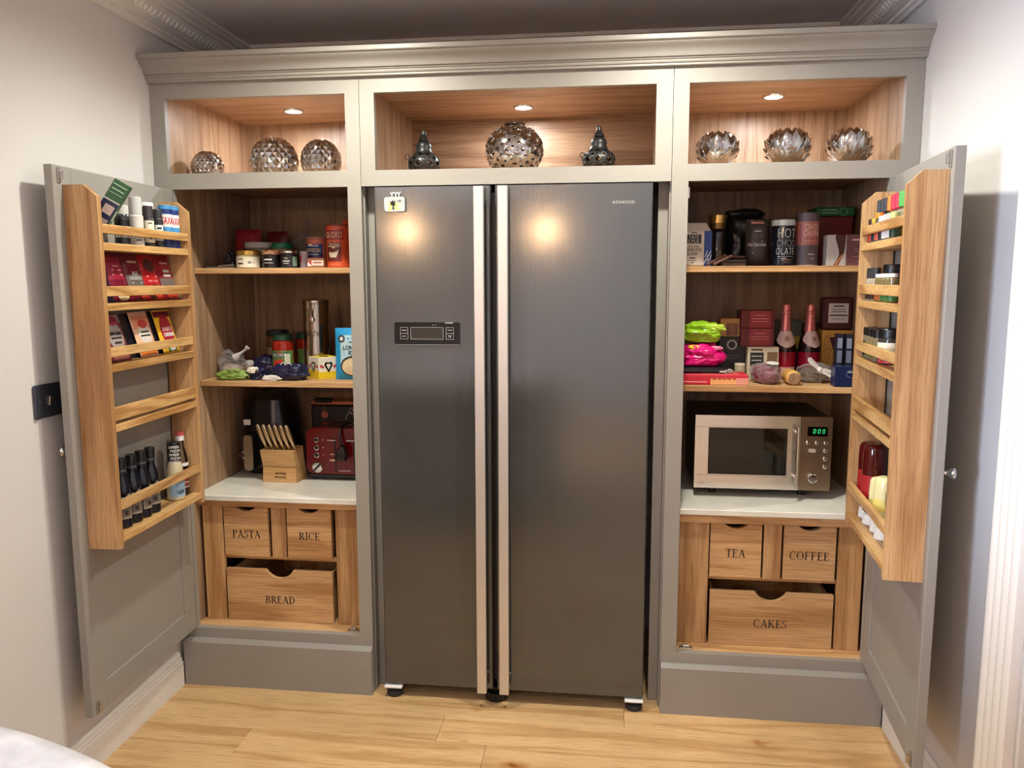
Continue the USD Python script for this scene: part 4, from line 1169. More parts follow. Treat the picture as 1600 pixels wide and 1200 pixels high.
P(t, 'label_band', patch(0.0288, 0.012, 0.062, -1.0, 1.0, 20), C(150, 182, 206), smooth=True)
P(t, 'lettering', ctext('Light', 0.012, 0.0291, 0.03, 0.25, 0.026, bold=True), NAVY)
t = T('vinegar_bottle', 'clear glass bottle with red and white cap and red label, behind the dressing bottle', 'bottle', LP(0.122, 0.040, z5), rz=math.radians(48))
P(t, 'bottle_glass', lathe([(0.019, 0.0), (0.023, 0.004), (0.023, 0.12), (0.019, 0.145), (0.013, 0.165), (0.012, 0.185)], 28), GLASS, smooth=35)
P(t, 'vinegar', lathe([(0.018, 0.003), (0.021, 0.006), (0.021, 0.1)], 24), C(92, 50, 30, rough=0.1), smooth=35)
P(t, 'cap', lathe([(0.0135, 0.186), (0.014, 0.188), (0.014, 0.202), (0.013, 0.2025)], 24), WHITE, smooth=35)
P(t, 'cap_top', lathe([(0.0142, 0.203), (0.0142, 0.214), (0.0125, 0.216)], 24), C(196, 90, 90), smooth=35)
P(t, 'label_band', cat(patch(0.0234, 0.03, 0.06, -1.3, 1.3, 18)), C(150, 60, 56), smooth=True)
P(t, 'label_stripe', cat(patch(0.0237, 0.027, 0.03, -1.3, 1.3, 18), patch(0.0237, 0.043, 0.047, -1.3, 1.3, 18), patch(0.0237, 0.1, 0.112, -1.3, 1.3, 18)), WHITE, smooth=True)

# ------------------------------------------------------------------ right door rack
z1 = 1.5635
CAPS = [(CHAR, 'black', PEPPERC), (CHAR, 'black', PEPPERC), (CHAR, 'black', HERB), (C(238, 120, 20), 'orange', SPICE), (C(214, 24, 56), 'red', SPICE), (C(214, 24, 56), 'red', PEPPERC), (C(76, 160, 60), 'green', HERB)]
WHERE = ['against far end of the top right rack', 'second from far end, top right rack', 'third from far end, beside the orange cap', 'fourth from far end, top right rack', 'left of the red pair, top right rack', 'right of the red pair, top right rack', 'nearest the camera on the top right rack']
for i, (cm, cn, sp) in enumerate(CAPS):
    s_ = 0.118 + 0.0405 * i
    t = T('spice_jar', 'spice jar with square %s cap, %s' % (cn, WHERE[i]), 'jar', RP(s_, 0.037, z1), rz=math.radians(-40), group=None)
    P(t, 'jar_glass', lathe([(0.014, 0.0), (0.0165, 0.003), (0.0165, 0.07), (0.014, 0.078), (0.012, 0.083)], 24), C(150, 140, 120, rough=0.12), smooth=35)
    P(t, 'contents_band', patch(0.0168, 0.004, 0.03, -PI, PI, 24), sp, smooth=True)
    P(t, 'label_band', patch(0.0169, 0.03, 0.062, -1.1, 1.1, 14), (C(214, 110, 60) if i in (2, 3) else WHITE if i in (4, 5) else CHAR), smooth=True)
    P(t, 'cap', box(-0.0165, 0.0165, -0.0165, 0.0165, 0.083, 0.124, 0.003), cm)
SMALL = [(C(206, 66, 30), C(60, 40, 36), 'red-orange label'), (C(40, 44, 40), C(186, 160, 60), 'dark label with gold edge'), (C(214, 96, 60), C(240, 130, 30), 'bright orange cap'), (CHAR, C(190, 190, 190), 'black label and silver cap'), (C(232, 232, 228), C(186, 180, 176), 'plain white label'), (C(226, 226, 226), C(176, 170, 160), 'white label, second of the white pair'), (C(30, 60, 36), C(180, 190, 120), 'dark green label')]
for i, (lm_, cm, lab) in enumerate(SMALL):
    jar('small_spice_jar', 'small front-row spice jar with %s, top right rack' % lab, 'jar', RP(0.122 + 0.042 * i, 0.0675, z1), 0.0115, 0.082 if i == 2 else 0.070, 0.016, C(90, 76, 60, rough=0.15), cm, (0.006, 0.05, lm_, 1.3), rz=math.radians(-40), lid_r=0.0118)
z2 = 1.3985
for i in range(3):
    jar('slim_spice_jar', 'slim clear spice jar, tall black cap, %s from far end of second right rack' % ('first', 'second', 'third')[i], 'jar', RP(0.116 + 0.036 * i, 0.064, z2), 0.012, 0.094, 0.03, C(170, 160, 140, rough=0.1), CHAR, (0.004, 0.04, PEPPERC, PI), rz=math.radians(-30))
jar('black_lid_jar', 'wide glass jar with broad black lid at the back of the second right rack', 'jar', RP(0.232, 0.0295, z2), 0.0275, 0.102, 0.024, C(96, 70, 50, rough=0.12), BLACK, rz=math.radians(-30), neck=0.95)
for i in range(5):
    gm = C(196, 110, 50) if i < 2 else C(70, 128, 58)
    jar('white_cap_jar', 'little herb jar with white cap and %s label, %s along the second right rack' % ('orange' if i < 2 else 'green', ('first', 'second', 'third', 'fourth', 'fifth')[i]), 'jar', RP(0.236 + 0.036 * i, 0.0645, z2), 0.0135, 0.076, 0.010, C(120, 106, 70, rough=0.12), WHITE, (0.004, 0.036, gm, 1.5), rz=math.radians(-30))
z3 = 1.2285
for i in range(4):
    jar('herb_jar', 'herb jar with broad black lid, %s from the far end of the third right rack' % ('first', 'second', 'third', 'fourth')[i], 'jar', RP(0.118 + 0.043 * i, 0.056 + 0.002 * (i % 2), z3), 0.0195, 0.090, 0.022, C(120, 110, 84, rough=0.12), BLACK, (0.008, 0.05, CHAR if i == 0 else HERB, 1.4), [('~', 0.016, 0.034, WHITE, 0.02), ('~', 0.016, 0.024, WHITE, 0.016)] if i == 0 else [], rz=math.radians(-30), neck=0.95)
jar('rub_jar', 'largest jar of the third right rack, black lid and red striped label', 'jar', RP(0.312, 0.045, z3), 0.0325, 0.098, 0.026, C(60, 54, 50, rough=0.15), BLACK, (0.03, 0.06, CREAM, 1.3), rz=math.radians(-30), neck=0.96, patches=[(0.004, 0.032, C(206, 40, 50), 0.9), (0.01, 0.0125, WHITE, 0.9), (0.02, 0.0225, WHITE, 0.9)])
z5 = 0.7425


def squeezy(lab, s_, r, h, body, lab_m, texts, light, rz):
    t = T('squeezy_bottle', lab, 'sauce bottle', RP(s_, 0.043, z5), rz=rz)
    P(t, 'cap', lathe([(r * 0.74, 0.0), (r * 0.78, 0.002), (r * 0.7, 0.03), (r * 0.55, 0.033)], 28), WHITE, smooth=35)
    pr = [(r * 0.55, 0.033), (r * 0.8, 0.042), (r * 0.97, 0.06), (r, 0.09), (r, h - 0.04), (r * 0.94, h - 0.012), (r * 0.8, h - 0.003), (r * 0.6, h)]
    m = lathe(pr, 32)
    P(t, 'bottle_body', m, body, smooth=40)
    P(t, 'label_band', patch(r + 0.0004, 0.085, min(h - 0.06, 0.15), -1.2, 1.2, 18), lab_m, smooth=True)
    P(t, 'label_stripe', patch(r + 0.0006, 0.1, 0.14, 0.3, 0.75, 8), light, smooth=True)


KET, MAY = C(70, 10, 10, rough=0.12), C(226, 216, 160, rough=0.25)
squeezy('dark red ketchup bottle on its white cap, far end of bottom right rack', 0.134, 0.030, 0.232, KET, C(150, 22, 26), (), WHITE, math.radians(-35))
squeezy('dark red ketchup bottle standing on its white cap, next to the cream bottles', 0.206, 0.033, 0.240, KET, C(156, 24, 28), (), WHITE, math.radians(-35))
squeezy('cream mayonnaise bottle standing on its white cap, slimmer and farther of two', 0.278, 0.027, 0.158, MAY, C(206, 196, 120), (), C(120, 120, 60), math.radians(-35))
squeezy('cream mayonnaise bottle standing on its white cap, nearest on the right door', 0.345, 0.031, 0.176, MAY, C(224, 206, 110), (), C(110, 116, 90), math.radians(-35))

# ------------------------------------------------------------------ left cupboard, upper shelf
ZU, ZML, ZMR = 1.5054, 1.0974, 1.1034
t = T('foil_strip', 'thin silver strip lying at the left end of the upper left shelf', 'foil', (-1.085, 0.185, ZU))
P(t, 'strip', box(-0.055, 0.055, -0.012, 0.012, 0.0, 0.006, 0.002), C(150, 148, 140, rough=0.25, metal=0.8), label=None)
P(t, 'folded_end', moved(box(-0.03, 0.03, -0.013, 0.013, 0, 0.007, 0.002), (0.02, 0, 0.0062), ry=-0.08), C(160, 158, 150, rough=0.25, metal=0.8))
sachet('red packet leaning at the back left of the upper left shelf', (-1.085, 0.40, ZU), 0.10, 0.155, 0.03, C(150, 34, 40, rough=0.3), 0.15, 0.15, [(rect(0.05, 0.95, 0.1, 0.5), C(110, 26, 34))], seed=31, name='packet', category='packet')
sachet('dark red packet behind the white lidded tub on the upper left shelf', (-0.985, 0.44, ZU), 0.09, 0.148, 0.03, C(104, 22, 30, rough=0.3), -0.1, 0.1, [(rect(0.3, 0.6, 0.3, 0.7), C(140, 60, 60))], seed=32, name='packet', category='packet')
t = T('crinkled_packet', 'small dark crinkled packet at the left of the gold lidded jar', 'packet', (-1.068, 0.23, ZU))
P(t, 'packet_body', crumple(0.05, 0.06, 0.06, 5, 0.3), C(40, 30, 44, rough=0.25), smooth=30)
P(t, 'silver_edge', crumple(0.016, 0.02, 0.018, 6, 0.3, sub=2), C(190, 190, 190, rough=0.2, metal=0.7))
jar('white_lid_tub', 'clear tub with a pale white lid behind the gold lidded jar', 'tub', (-1.000, 0.325, ZU), 0.053, 0.098, 0.022, C(120, 108, 84, rough=0.2), C(190, 184, 172), neck=0.97, lid_r=0.055)
jar('cream_label_jar', 'squat jar with gold lid and cream label, front of the upper left shelf', 'jar', (-0.986, 0.195, ZU), 0.043, 0.064, 0.018, C(176, 160, 120, rough=0.15), GOLD, (0.002, 0.040, CREAM, 1.5), [('~', 0.006, 0.034, CHAR, 0.026, -0.3), ('~', 0.004, 0.030, CHAR, 0.022, -0.3), ('~', 0.012, 0.016, BLACK, 0.022, -0.3), ('~', 0.02, 0.02, GREY, 0.012, 0.5), ('~', 0.02, 0.02, GREY, 0.003, 0.85)], neck=0.94, lid_r=0.042)
jar('fruit_lid_jar', 'small dark jar with a fruit patterned lid, next to the gold lidded jar', 'jar', (-0.896, 0.190, ZU), 0.033, 0.064, 0.016, C(44, 26, 22, rough=0.12), noisy('fruit_print', (176, 50, 44), (220, 200, 150), 120, rough=0.4), (0.002, 0.042, BLACK, 1.2), [('~', 0.012, 0.030, WHITE, 0.03), ('~', 0.006, 0.018, LTGREY, 0.036)], neck=0.95, lid_r=0.033)
jar('green_lid_jar', 'jar with a bright green lid behind the small dark jars', 'jar', (-0.902, 0.300, ZU), 0.038, 0.093, 0.018, C(110, 104, 60, rough=0.12), C(0, 120, 76), neck=0.95, lid_r=0.0385)
jar('silver_lid_jar', 'small black jar with a silver lid and green side label', 'jar', (-0.828, 0.185, ZU), 0.030, 0.062, 0.010, C(26, 22, 24, rough=0.12), CHROME, (0.002, 0.042, C(36, 32, 34), 1.2), [('~', 0.008, 0.034, LTGREY, 0.012), ('~', 0.012, 0.024, LTGREY, 0.026), ('~', 0.008, 0.016, LTGREY, 0.02)], neck=0.94, lid_r=0.0295, patches=[(0.006, 0.04, C(120, 150, 130), 0.35, 1.15)])
t = T('round_tub', 'small lilac tub with a red roundel, beside the silver lidded jar', 'tub', (-0.779, 0.205, ZU), rz=-0.5)
P(t, 'tub_body', cyl(0.0155, 0, 0.06, 24), C(176, 160, 172), smooth=35)
P(t, 'roundel', patch(0.0159, 0.022, 0.044, -0.7, 0.2, 8), C(170, 40, 50), smooth=True)
jar('peppercorn_tin', 'salmon coloured drum with a blue PEPPERCORN label on the upper left shelf', 'drum', (-0.752, 0.268, ZU), 0.039, 0.113, 0.008, C(190, 104, 84), C(170, 110, 92), (0.04, 0.086, C(24, 60, 120), 0.95, -0.15), [('PEPPERCORN', 0.014, 0.064, C(230, 206, 120), 0.062, -0.15), ('~', 0.008, 0.08, LTGREY, 0.05, -0.15), ('~', 0.010, 0.049, LTGREY, 0.046, -0.15)], neck=1.0, part='drum_body', patches=[(0.080, 0.0865, WHITE, 0.22, -0.35), (0.0, 0.03, C(150, 70, 50), 1.2)])
carton('stock_pot_carton', 'little brown and white carton in front of the salmon drum', 'carton', (-0.722, 0.178, ZU), 0.062, 0.030, 0.033, C(150, 100, 74), panels=[(-0.014, 0.03, 0.008, 0.026, C(220, 206, 190)), (-0.029, -0.016, 0.006, 0.018, WHITE), (-0.022, -0.014, 0.012, 0.024, C(190, 60, 50))], texts=[('~', 0.01, 0.008, 0.018, 0.032, C(150, 70, 60))])
t = T('dark_caddy', 'tall dark caddy with a grey lid behind the orange drums', 'caddy', (-0.722, 0.390, ZU))
P(t, 'caddy_body', box(-0.035, 0.035, -0.03, 0.03, 0, 0.118, 0.004), C(40, 38, 44))
P(t, 'lid', box(-0.036, 0.036, -0.031, 0.031, 0.118, 0.132, 0.004), C(110, 108, 106))
OR = C(206, 82, 42)
t = jar('gravy_drum', 'front orange gravy drum with maroon QUIXO label on the upper left shelf', 'drum', (-0.648, 0.205, ZU), 0.0445, 0.150, 0.0, OR, OR, (0.022, 0.088, C(110, 34, 28), 0.62, -0.12), [('~', 0.010, 0.070, CREAM, 0.012, -0.12), ('Chicken', 0.0145, 0.081, CREAM, 0.048, -0.12), ('~', 0.004, 0.0735, CREAM, 0.044, -0.12), ('~', 0.004, 0.012, C(230, 150, 110), 0.05, -0.12)], neck=1.0, part='drum_body')
P(t, 'brand_oval', patch(0.0449, 0.096, 0.134, -0.92, 0.70, 20), C(160, 44, 34), smooth=True)
for q in (0.0945, 0.133):
    P(t, 'oval_edge', patch(0.0451, q, q + 0.002, -0.6, 0.36, 14), C(220, 130, 90), smooth=True)
P(t, 'lettering', ctext('QUIXO', 0.020, 0.0453, 0.115, -0.12, 0.062), CREAM)
bowl = extr(Polygon([(-0.014, 0.0), (0.009, 0.0), (0.016, 0.014), (0.019, 0.03), (0.013, 0.022), (0.0, 0.017), (-0.018, 0.02), (-0.019, 0.012)]), 'z', 0, 0.0004)
bowl = bowl.subdivide_to_size(0.005, max_iter=12)
v = bowl.vertices.copy()
bowl.vertices = np.stack([(0.0453 + v[:, 2]) * np.sin(v[:, 0] / 0.0453 - 0.12), -(0.0453 + v[:, 2]) * np.cos(v[:, 0] / 0.0453 - 0.12), v[:, 1] + 0.036], 1)
P(t, 'bowl_emblem', bowl, CREAM)
P(t, 'drum_rim', lathe([(0.0452, 0.146), (0.0455, 0.1475), (0.0452, 0.151), (0.040, 0.1515)], 32, cap=False), C(120, 40, 26), smooth=35)
jar('gravy_drum', 'second orange gravy drum, half hidden behind the first', 'drum', (-0.618, 0.302, ZU), 0.0445, 0.176, 0.026, OR, C(196, 84, 48), neck=1.0, lid_r=0.0455, part='drum_body')
t = T('clear_bag', 'rolled clear plastic bag at the back of the upper left shelf', 'bag', (-0.868, 0.450, ZU))
P(t, 'bag_film', crumple(0.11, 0.11, 0.14, 9, 0.25, sub=3), FILM, smooth=25)
P(t, 'twisted_neck', tube([(0.0, 0, 0.13), (0.005, 0, 0.155), (-0.008, 0.005, 0.175), (0.012, 0, 0.188)], [0.012, 0.006, 0.008, 0.016], 8), FILM, smooth=40)

# ------------------------------------------------------------------ left cupboard, middle shelf
t = T('knotted_bag', 'clear plastic bag with a twisted white neck at the left of the middle shelf', 'bag', (-1.100, 0.262, ZML), rz=0.2)
P(t, 'bag_film', crumple(0.118, 0.10, 0.105, 12, 0.55, sub=4), FILM, smooth=25)
P(t, 'contents', crumple(0.09, 0.08, 0.05, 13, 0.2, sub=3), C(206, 186, 176), smooth=30)
P(t, 'twisted_neck', tube([(0.015, -0.01, 0.075), (0.035, -0.02, 0.090), (0.055, -0.025, 0.104), (0.066, -0.026, 0.114)], [0.016, 0.0058, 0.0042, 0.010], 10), C(206, 202, 198, rough=0.15), smooth=40)

t = T('herb_packet', 'crumpled green packet lying in front of the clear bag', 'packet', (-1.058, 0.176, ZML), rz=0.1)
P(t, 'packet_body', crumple(0.125, 0.06, 0.040, 17, 0.35), C(124, 150, 70, rough=0.25), smooth=25)
P(t, 'printed_panel', moved(crumple(0.05, 0.03, 0.012, 18, 0.3, sub=3), (0.012, -0.012, 0.031)), C(150, 172, 100, rough=0.25), smooth=25)
NB = C(26, 30, 62, rough=0.25)
t = T('navy_pasta_bag', 'navy bag lying at the back, with a pale folded end', 'bag', (-1.010, 0.358, ZML), rz=0.1)
P(t, 'bag_body', crumple(0.105, 0.072, 0.078, 19, 0.3), NB, smooth=25)
P(t, 'folded_end', moved(crumple(0.055, 0.03, 0.03, 21, 0.4, sub=3), (-0.060, -0.02, 0.028), ry=-0.35), C(190, 184, 176, rough=0.3), smooth=25)
t = T('striped_bag', 'crumpled navy and white bag between the green packet and the big navy bag', 'bag', (-0.972, 0.205, ZML), rz=-0.1)
P(t, 'bag_body', crumple(0.076, 0.075, 0.052, 22, 0.4), NB, smooth=25)
P(t, 'white_print', moved(crumple(0.052, 0.03, 0.024, 23, 0.5, sub=3), (-0.005, -0.028, 0.026)), C(226, 218, 200, rough=0.3), smooth=25)
t = T('navy_crisp_bag', 'big navy bag with white lettering lying in front of the sauce jars', 'bag', (-0.852, 0.205, ZML), rz=-0.06)
P(t, 'bag_body', crumple(0.150, 0.10, 0.062, 25, 0.3), NB, smooth=25)
P(t, 'white_edge', moved(crumple(0.075, 0.022, 0.022, 26, 0.4, sub=3), (-0.045, -0.052, 0.0)), C(220, 214, 204, rough=0.3), smooth=25)
P(t, 'white_script', cat(tube([(-0.012 + 0.009 * math.cos(a), -0.026 + 0.002 * math.sin(a), 0.056 + 0.008 * math.sin(a)) for a in np.linspace(0, 6.0, 14)], 0.0016, 5), tube([(0.012 + 0.011 * math.cos(a), -0.026, 0.055 + 0.007 * math.sin(a)) for a in np.linspace(0, 6.0, 14)], 0.0016, 5)), WHITE, smooth=40)


def sauce_jar(lab, loc, rz, name='sauce_jar'):
    t = jar(name, lab, 'jar', loc, 0.041, 0.160, 0.024, C(150, 34, 20, rough=0.08), C(26, 64, 44), (0.012, 0.098, C(92, 132, 64), 1.45), [('BOLOGNESE', 0.0125, 0.082, WHITE, 0.058), ('~', 0.006, 0.092, C(210, 60, 50), 0.02)], rz=rz, neck=0.84, lid_r=0.0375)
    P(t, 'label_panel', patch(0.0417, 0.073, 0.091, -0.8, 0.8, 16), C(20, 50, 36), smooth=True)
    P(t, 'tomato_picture', cat(*[patch(0.0419, z, z + 0.016, a, a + 0.42, 5) for z, a in ((0.03, -0.75), (0.034, -0.32), (0.046, -0.55), (0.05, -0.1))]), C(206, 44, 38), smooth=True)
    P(t, 'facts_panel', patch(0.0419, 0.016, 0.086, 0.5, 1.05, 8), C(214, 214, 190), smooth=True)
    return t


sj = sauce_jar('bolognese sauce jar with green label and dark green lid, in front', (-0.926, 0.330, ZML), 0.0)
dup(sj, (-0.872, 0.428, ZML), 0.9, 'bolognese sauce jar turned sideways, beside the tall steel canister')
jar('dark_lid_jar', 'jar with a wide dark lid behind the bolognese sauce', 'jar', (-1.000, 0.455, ZML), 0.043, 0.168, 0.022, C(110, 80, 60, rough=0.1), C(30, 34, 36), (0.02, 0.1, C(150, 140, 120), 1.3), neck=0.9, lid_r=0.044)
t = T('spaghetti_canister', 'tall polished steel spaghetti canister with clasp on the middle left shelf', 'canister', (-0.800, 0.360, ZML))
CANM = mat((176, 166, 152), 0.16, 1.0, name='canister_steel')
P(t, 'canister_body', lathe([(0.047, 0.0), (0.049, 0.002), (0.049, 0.272), (0.0505, 0.274), (0.0505, 0.279)], 48), CANM, smooth=35)
P(t, 'lid', lathe([(0.0505, 0.2795), (0.0508, 0.281), (0.0508, 0.287), (0.049, 0.290), (0.030, 0.2925)], 48), CANM, smooth=35)
P(t, 'wire_clasp', cat(tube([(-0.012, -0.0515, 0.282), (-0.012, -0.054, 0.262), (-0.004, -0.056, 0.250), (0.006, -0.056, 0.250), (0.013, -0.054, 0.262), (0.013, -0.0515, 0.282)], 0.0016, 6), box(-0.007, 0.008, -0.058, -0.049, 0.222, 0.254, 0.003), moved(lathe([(0.0, 0.0), (0.010, 0.001), (0.012, 0.004), (0.009, 0.008), (0.0, 0.0095)], 20), (0.001, -0.049, 0.216), rx=PI / 2)), CHROME, smooth=35)
P(t, 'lettering', ctext('spaghetti', 0.022, 0.0493, 0.165, 0.1, 0.082), C(60, 52, 46))
t = carton('heart_box', 'white and yellow carton printed with black hearts on the middle left shelf', 'carton', (-0.748, 0.278, ZML), 0.080, 0.080, 0.080, C(236, 230, 214), rz=math.radians(-42), panels=[(-0.0398, 0.0398, 0.0, 0.032, YELLOW)], sides=[(1, -0.0398, 0.0398, 0.0, 0.026, YELLOW)], tops=[(-0.039, 0.039, -0.039, 0.039, YELLOW)])
heart = unary_union([Point(-0.007, 0.008).buffer(0.0095), Point(0.007, 0.008).buffer(0.0095), Polygon([(-0.0165, 0.006), (0.0165, 0.006), (0, -0.022)])])
hm = extr(heart, 'y', -0.0008, 0.0)
hw = extr(affinity.scale(heart, 0.55, 0.55, origin=(0, 0.004)), 'y', -0.0011, -0.0008)
P(t, 'heart_print', cat(moved(hm, (0, -0.0404, 0.044)), moved(hm, (0.0404, 0, 0.044), rz=PI / 2), moved(hm, (0, 0.0, 0.0804), rx=-PI / 2)), BLACK)
P(t, 'heart_centre', cat(moved(hw, (0, -0.0404, 0.044)), moved(hw, (0.0404, 0, 0.044), rz=PI / 2)), C(226, 220, 196))
P(t, 'red_ribbon', cat(*[moved(box(-0.008, 0.008, -0.0009, -0.0004, -0.004, 0.004, 0), (x, -0.0402, 0.046), ry=a) for x, a in ((-0.027, 0.5), (0.027, -0.5))], *[moved(moved(box(-0.008, 0.008, -0.0009, -0.0004, -0.004, 0.004, 0), (x, -0.0402, 0.046), ry=a), rz=PI / 2) for x, a in ((-0.027, 0.5), (0.027, -0.5))]), C(200, 60, 70))
t = sachet('bright blue rice pouch with a bowl of rice printed on it, beside the frame', (-0.628, 0.235, ZML), 0.11, 0.190, 0.04, C(40, 150, 205, rough=0.3), 0.1, 0.06, [(rect(0.2, 0.97, 0.30, 0.86), C(176, 214, 222)), (ell(0.62, 0.26, 0.42, 0.2), C(50, 44, 40)), (ell(0.62, 0.25, 0.37, 0.17), C(222, 202, 160)), (ell(0.24, 0.79, 0.12, 0.075), C(60, 64, 70)), (ell(0.24, 0.79, 0.06, 0.04), C(220, 220, 216))], [('~', 0.010, 0.62, 0.73, 0.030, C(90, 120, 140)), ('LONG', 0.014, 0.52, 0.62, 0.05, CHAR), ('RICE', 0.014, 0.66, 0.52, 0.04, CHAR)], seed=41, name='rice_pouch', category='pouch')
jar('small_dark_jar', 'small dark jar in shadow between the steel canister and the rice pouch', 'jar', (-0.700, 0.440, ZML), 0.030, 0.125, 0.018, C(60, 56, 54, rough=0.12), C(50, 46, 44), (0.07, 0.1, C(150, 146, 150), 1.0), neck=0.95)

# ------------------------------------------------------------------ left cupboard, worktop
ZW = 0.6904
t = T('air_fryer', 'tall black air fryer with rounded lid and steel handle plate, in the left corner', 'air fryer', (-1.040, 0.478, ZW), rz=0.06)


def rprism(w, d, r, z0, z1, k=1.0):
    p = rounded(-w / 2, w / 2, -d / 2, d / 2, r)
    q = affinity.scale(p, k, k)
    a, b = np.array(p.exterior.coords)[:-1], np.array(q.exterior.coords)[:-1]
    pts = np.vstack([np.c_[a, np.full(len(a), z0)], np.c_[b, np.full(len(b), z1)]])
    return trimesh.convex.convex_hull(pts)


FB = C(16, 16, 18, rough=0.25)
P(t, 'body', cat(rprism(0.19, 0.22, 0.07, 0.006, 0.03, 1.06), rprism(0.202, 0.235, 0.075, 0.03, 0.20, 1.0), rprism(0.202, 0.235, 0.075, 0.2, 0.30, 0.86)), FB, smooth=30)
P(t, 'lid', rprism(0.164, 0.19, 0.06, 0.3005, 0.328, 0.8), C(34, 24, 24, rough=0.18), smooth=30)
P(t, 'lid_handle', moved(tube([(-0.03, -0.03, 0.326), (-0.02, -0.03, 0.338), (0.02, -0.03, 0.338), (0.03, -0.03, 0.326)], 0.004, 8), (0, 0, 0)), C(90, 84, 80, rough=0.2, metal=0.8), smooth=40)
hb = rounded(-0.0185, 0.0185, -0.072, 0.072, 0.015)
P(t, 'basket_handle', moved(extr(hb, 'y', -0.040, 0.0), (-0.048, -0.1185, 0.10)), C(24, 24, 26), smooth=30)
P(t, 'handle_plate', moved(cat(extr(affinity.scale(hb, 0.98, 0.98), 'y', -0.0440, -0.0402)), (-0.048, -0.1185, 0.10)), C(150, 134, 112, rough=0.35, metal=0.75), smooth=30, label='brushed steel handle plate')
P(t, 'sticker', moved(box(-0.014, 0.014, -0.0012, 0, -0.011, 0.011, 0), (-0.066, -0.1165, 0.214), rx=0.0), WHITE, label='white sticker')
P(t, 'plug', cat(moved(cyl(0.014, 0, 0.022, 18), (-0.082, -0.122, 0.085), rx=PI / 2), box(-0.096, -0.072, -0.150, -0.144, 0.078, 0.096, 0.002)), C(70, 14, 18), smooth=30, label='dark red mains plug')
P(t, 'plug_pin', cat(box(-0.078, -0.066, -0.154, -0.150, 0.098, 0.103, 0.0008), box(-0.076, -0.058, -0.154, -0.150, 0.074, 0.081, 0.0008)), LTGREY)
P(t, 'cord', tube([(-0.082, -0.122, 0.085), (-0.100, -0.08, 0.07), (-0.108, -0.03, 0.04), (-0.104, 0.05, 0.02)], 0.004, 7), BLACK, smooth=40)

t = T('knife_block', 'pale beech knife block with slanted front on the left worktop', 'knife block', (-0.930, 0.258, ZW), rz=math.radians(-4))
pf = [(0.0, 0.0), (0.090, 0.0), (0.064, 0.135), (-0.016, 0.126), (0.004, 0.060)]
P(t, 'block', extr([(y, z) for y, z in pf], 'x', -0.069, 0.069), BEECH)
P(t, 'groove', box(-0.0692, 0.0692, 0.0022, 0.0048, 0.0592, 0.0608, 0), C(150, 110, 70))
P(t, 'lettering', cat(ftext('Jean Patrique', 0.010, 0.004, 0.036, 0.0012, 0.045), ftext('PROFESSIONAL', 0.0075, 0.004, 0.020, 0.0012, 0.050, bold=True)), INK)
P(t, 'slot', cat(*[moved(box(-0.0015, 0.0015, -0.012, 0.012, 0, 0.0006, 0), (-0.054 + 0.0232 * i * 0.9, 0.012, 0.1305), rx=0.106) for i in range(6)]), INK)
KPOS = ['leftmost', 'second from left', 'third from left', 'fourth from left', 'fifth from left', 'rightmost']
k0 = None
for i in range(6):
    loc = (-0.984 + 0.0232 * i, 0.2745 - 0.0014 * i, ZW + 0.1345)
    if k0 is None:
        k0 = T('kitchen_knife', 'steel handled knife in the beech block, %s of the six' % KPOS[i], 'knife', loc, group='knives in the beech block')
        pth = [(0.001, -0.004, 0.0), (-0.004, -0.008, 0.018), (-0.009, -0.012, 0.036), (-0.014, -0.016, 0.056), (-0.018, -0.020, 0.074), (-0.021, -0.023, 0.088), (-0.0215, -0.024, 0.094)]
        P(k0, 'handle', tube(pth, [0.0044, 0.0066, 0.0088, 0.0098, 0.0098, 0.0086, 0.0045], 12), C(206, 190, 160, rough=0.22, metal=0.95), smooth=50)
        P(k0, 'bolster', tube([(0.0025, -0.003, -0.006), (0.001, -0.004, 0.001)], [0.0030, 0.0040], 10), STEEL, smooth=40)
    else:
        dup(k0, loc, 0.0, 'steel handled knife in the beech block, %s of the six' % KPOS[i])

TR = C(110, 10, 22, rough=0.14)
t = T('toaster', 'deep red four slot toaster with chrome levers and dial, right of the knife block', 'toaster', (-0.692, 0.452, ZW), rz=0.0)
P(t, 'body', moved(extr(rounded(-0.150, 0.150, 0.024, 0.205, 0.03), 'y', -0.135, 0.055), (0, 0, 0)), TR, smooth=35)
P(t, 'base', box(-0.152, 0.152, -0.138, 0.058, 0.006, 0.027, 0.006), C(24, 24, 24, rough=0.3))
for x, y in ((-0.125, -0.11), (0.125, -0.11), (-0.125, 0.035), (0.125, 0.035)):
    P(t, 'foot', moved(cyl(0.012, 0.0, 0.007, 14), (x, y, 0)), RUBBER)
FY = -0.1352
for i, z in enumerate((0.158, 0.128, 0.098)):
    b = P(t, 'button', moved(cyl(0.0075, 0, 0.005, 20), (-0.108, FY, z), rx=PI / 2), C(40, 12, 16), smooth=30)
    P(b, 'button_ring', moved(lathe([(0.0078, 0), (0.0105, 0.0005), (0.0105, 0.004), (0.0078, 0.0045)], 24, cap=False), (-0.108, FY, z), rx=PI / 2), CHROME, smooth=30)
    P(t, 'button_icon', moved(cyl(0.0035, 0, 0.0004, 12), (-0.082, FY, z), rx=PI / 2), C(190, 130, 130))
d = P(t, 'dial', moved(lathe([(0.021, 0.0), (0.022, 0.002), (0.021, 0.012), (0.018, 0.015)], 28), (-0.104, FY, 0.052), rx=PI / 2), CHROME, smooth=30, label='chrome browning dial')
P(d, 'dial_pointer', moved(box(-0.004, 0.004, -0.0166, -0.0145, -0.019, 0.019, 0.0005), (-0.104, FY, 0.052), ry=0.8), C(40, 40, 40))
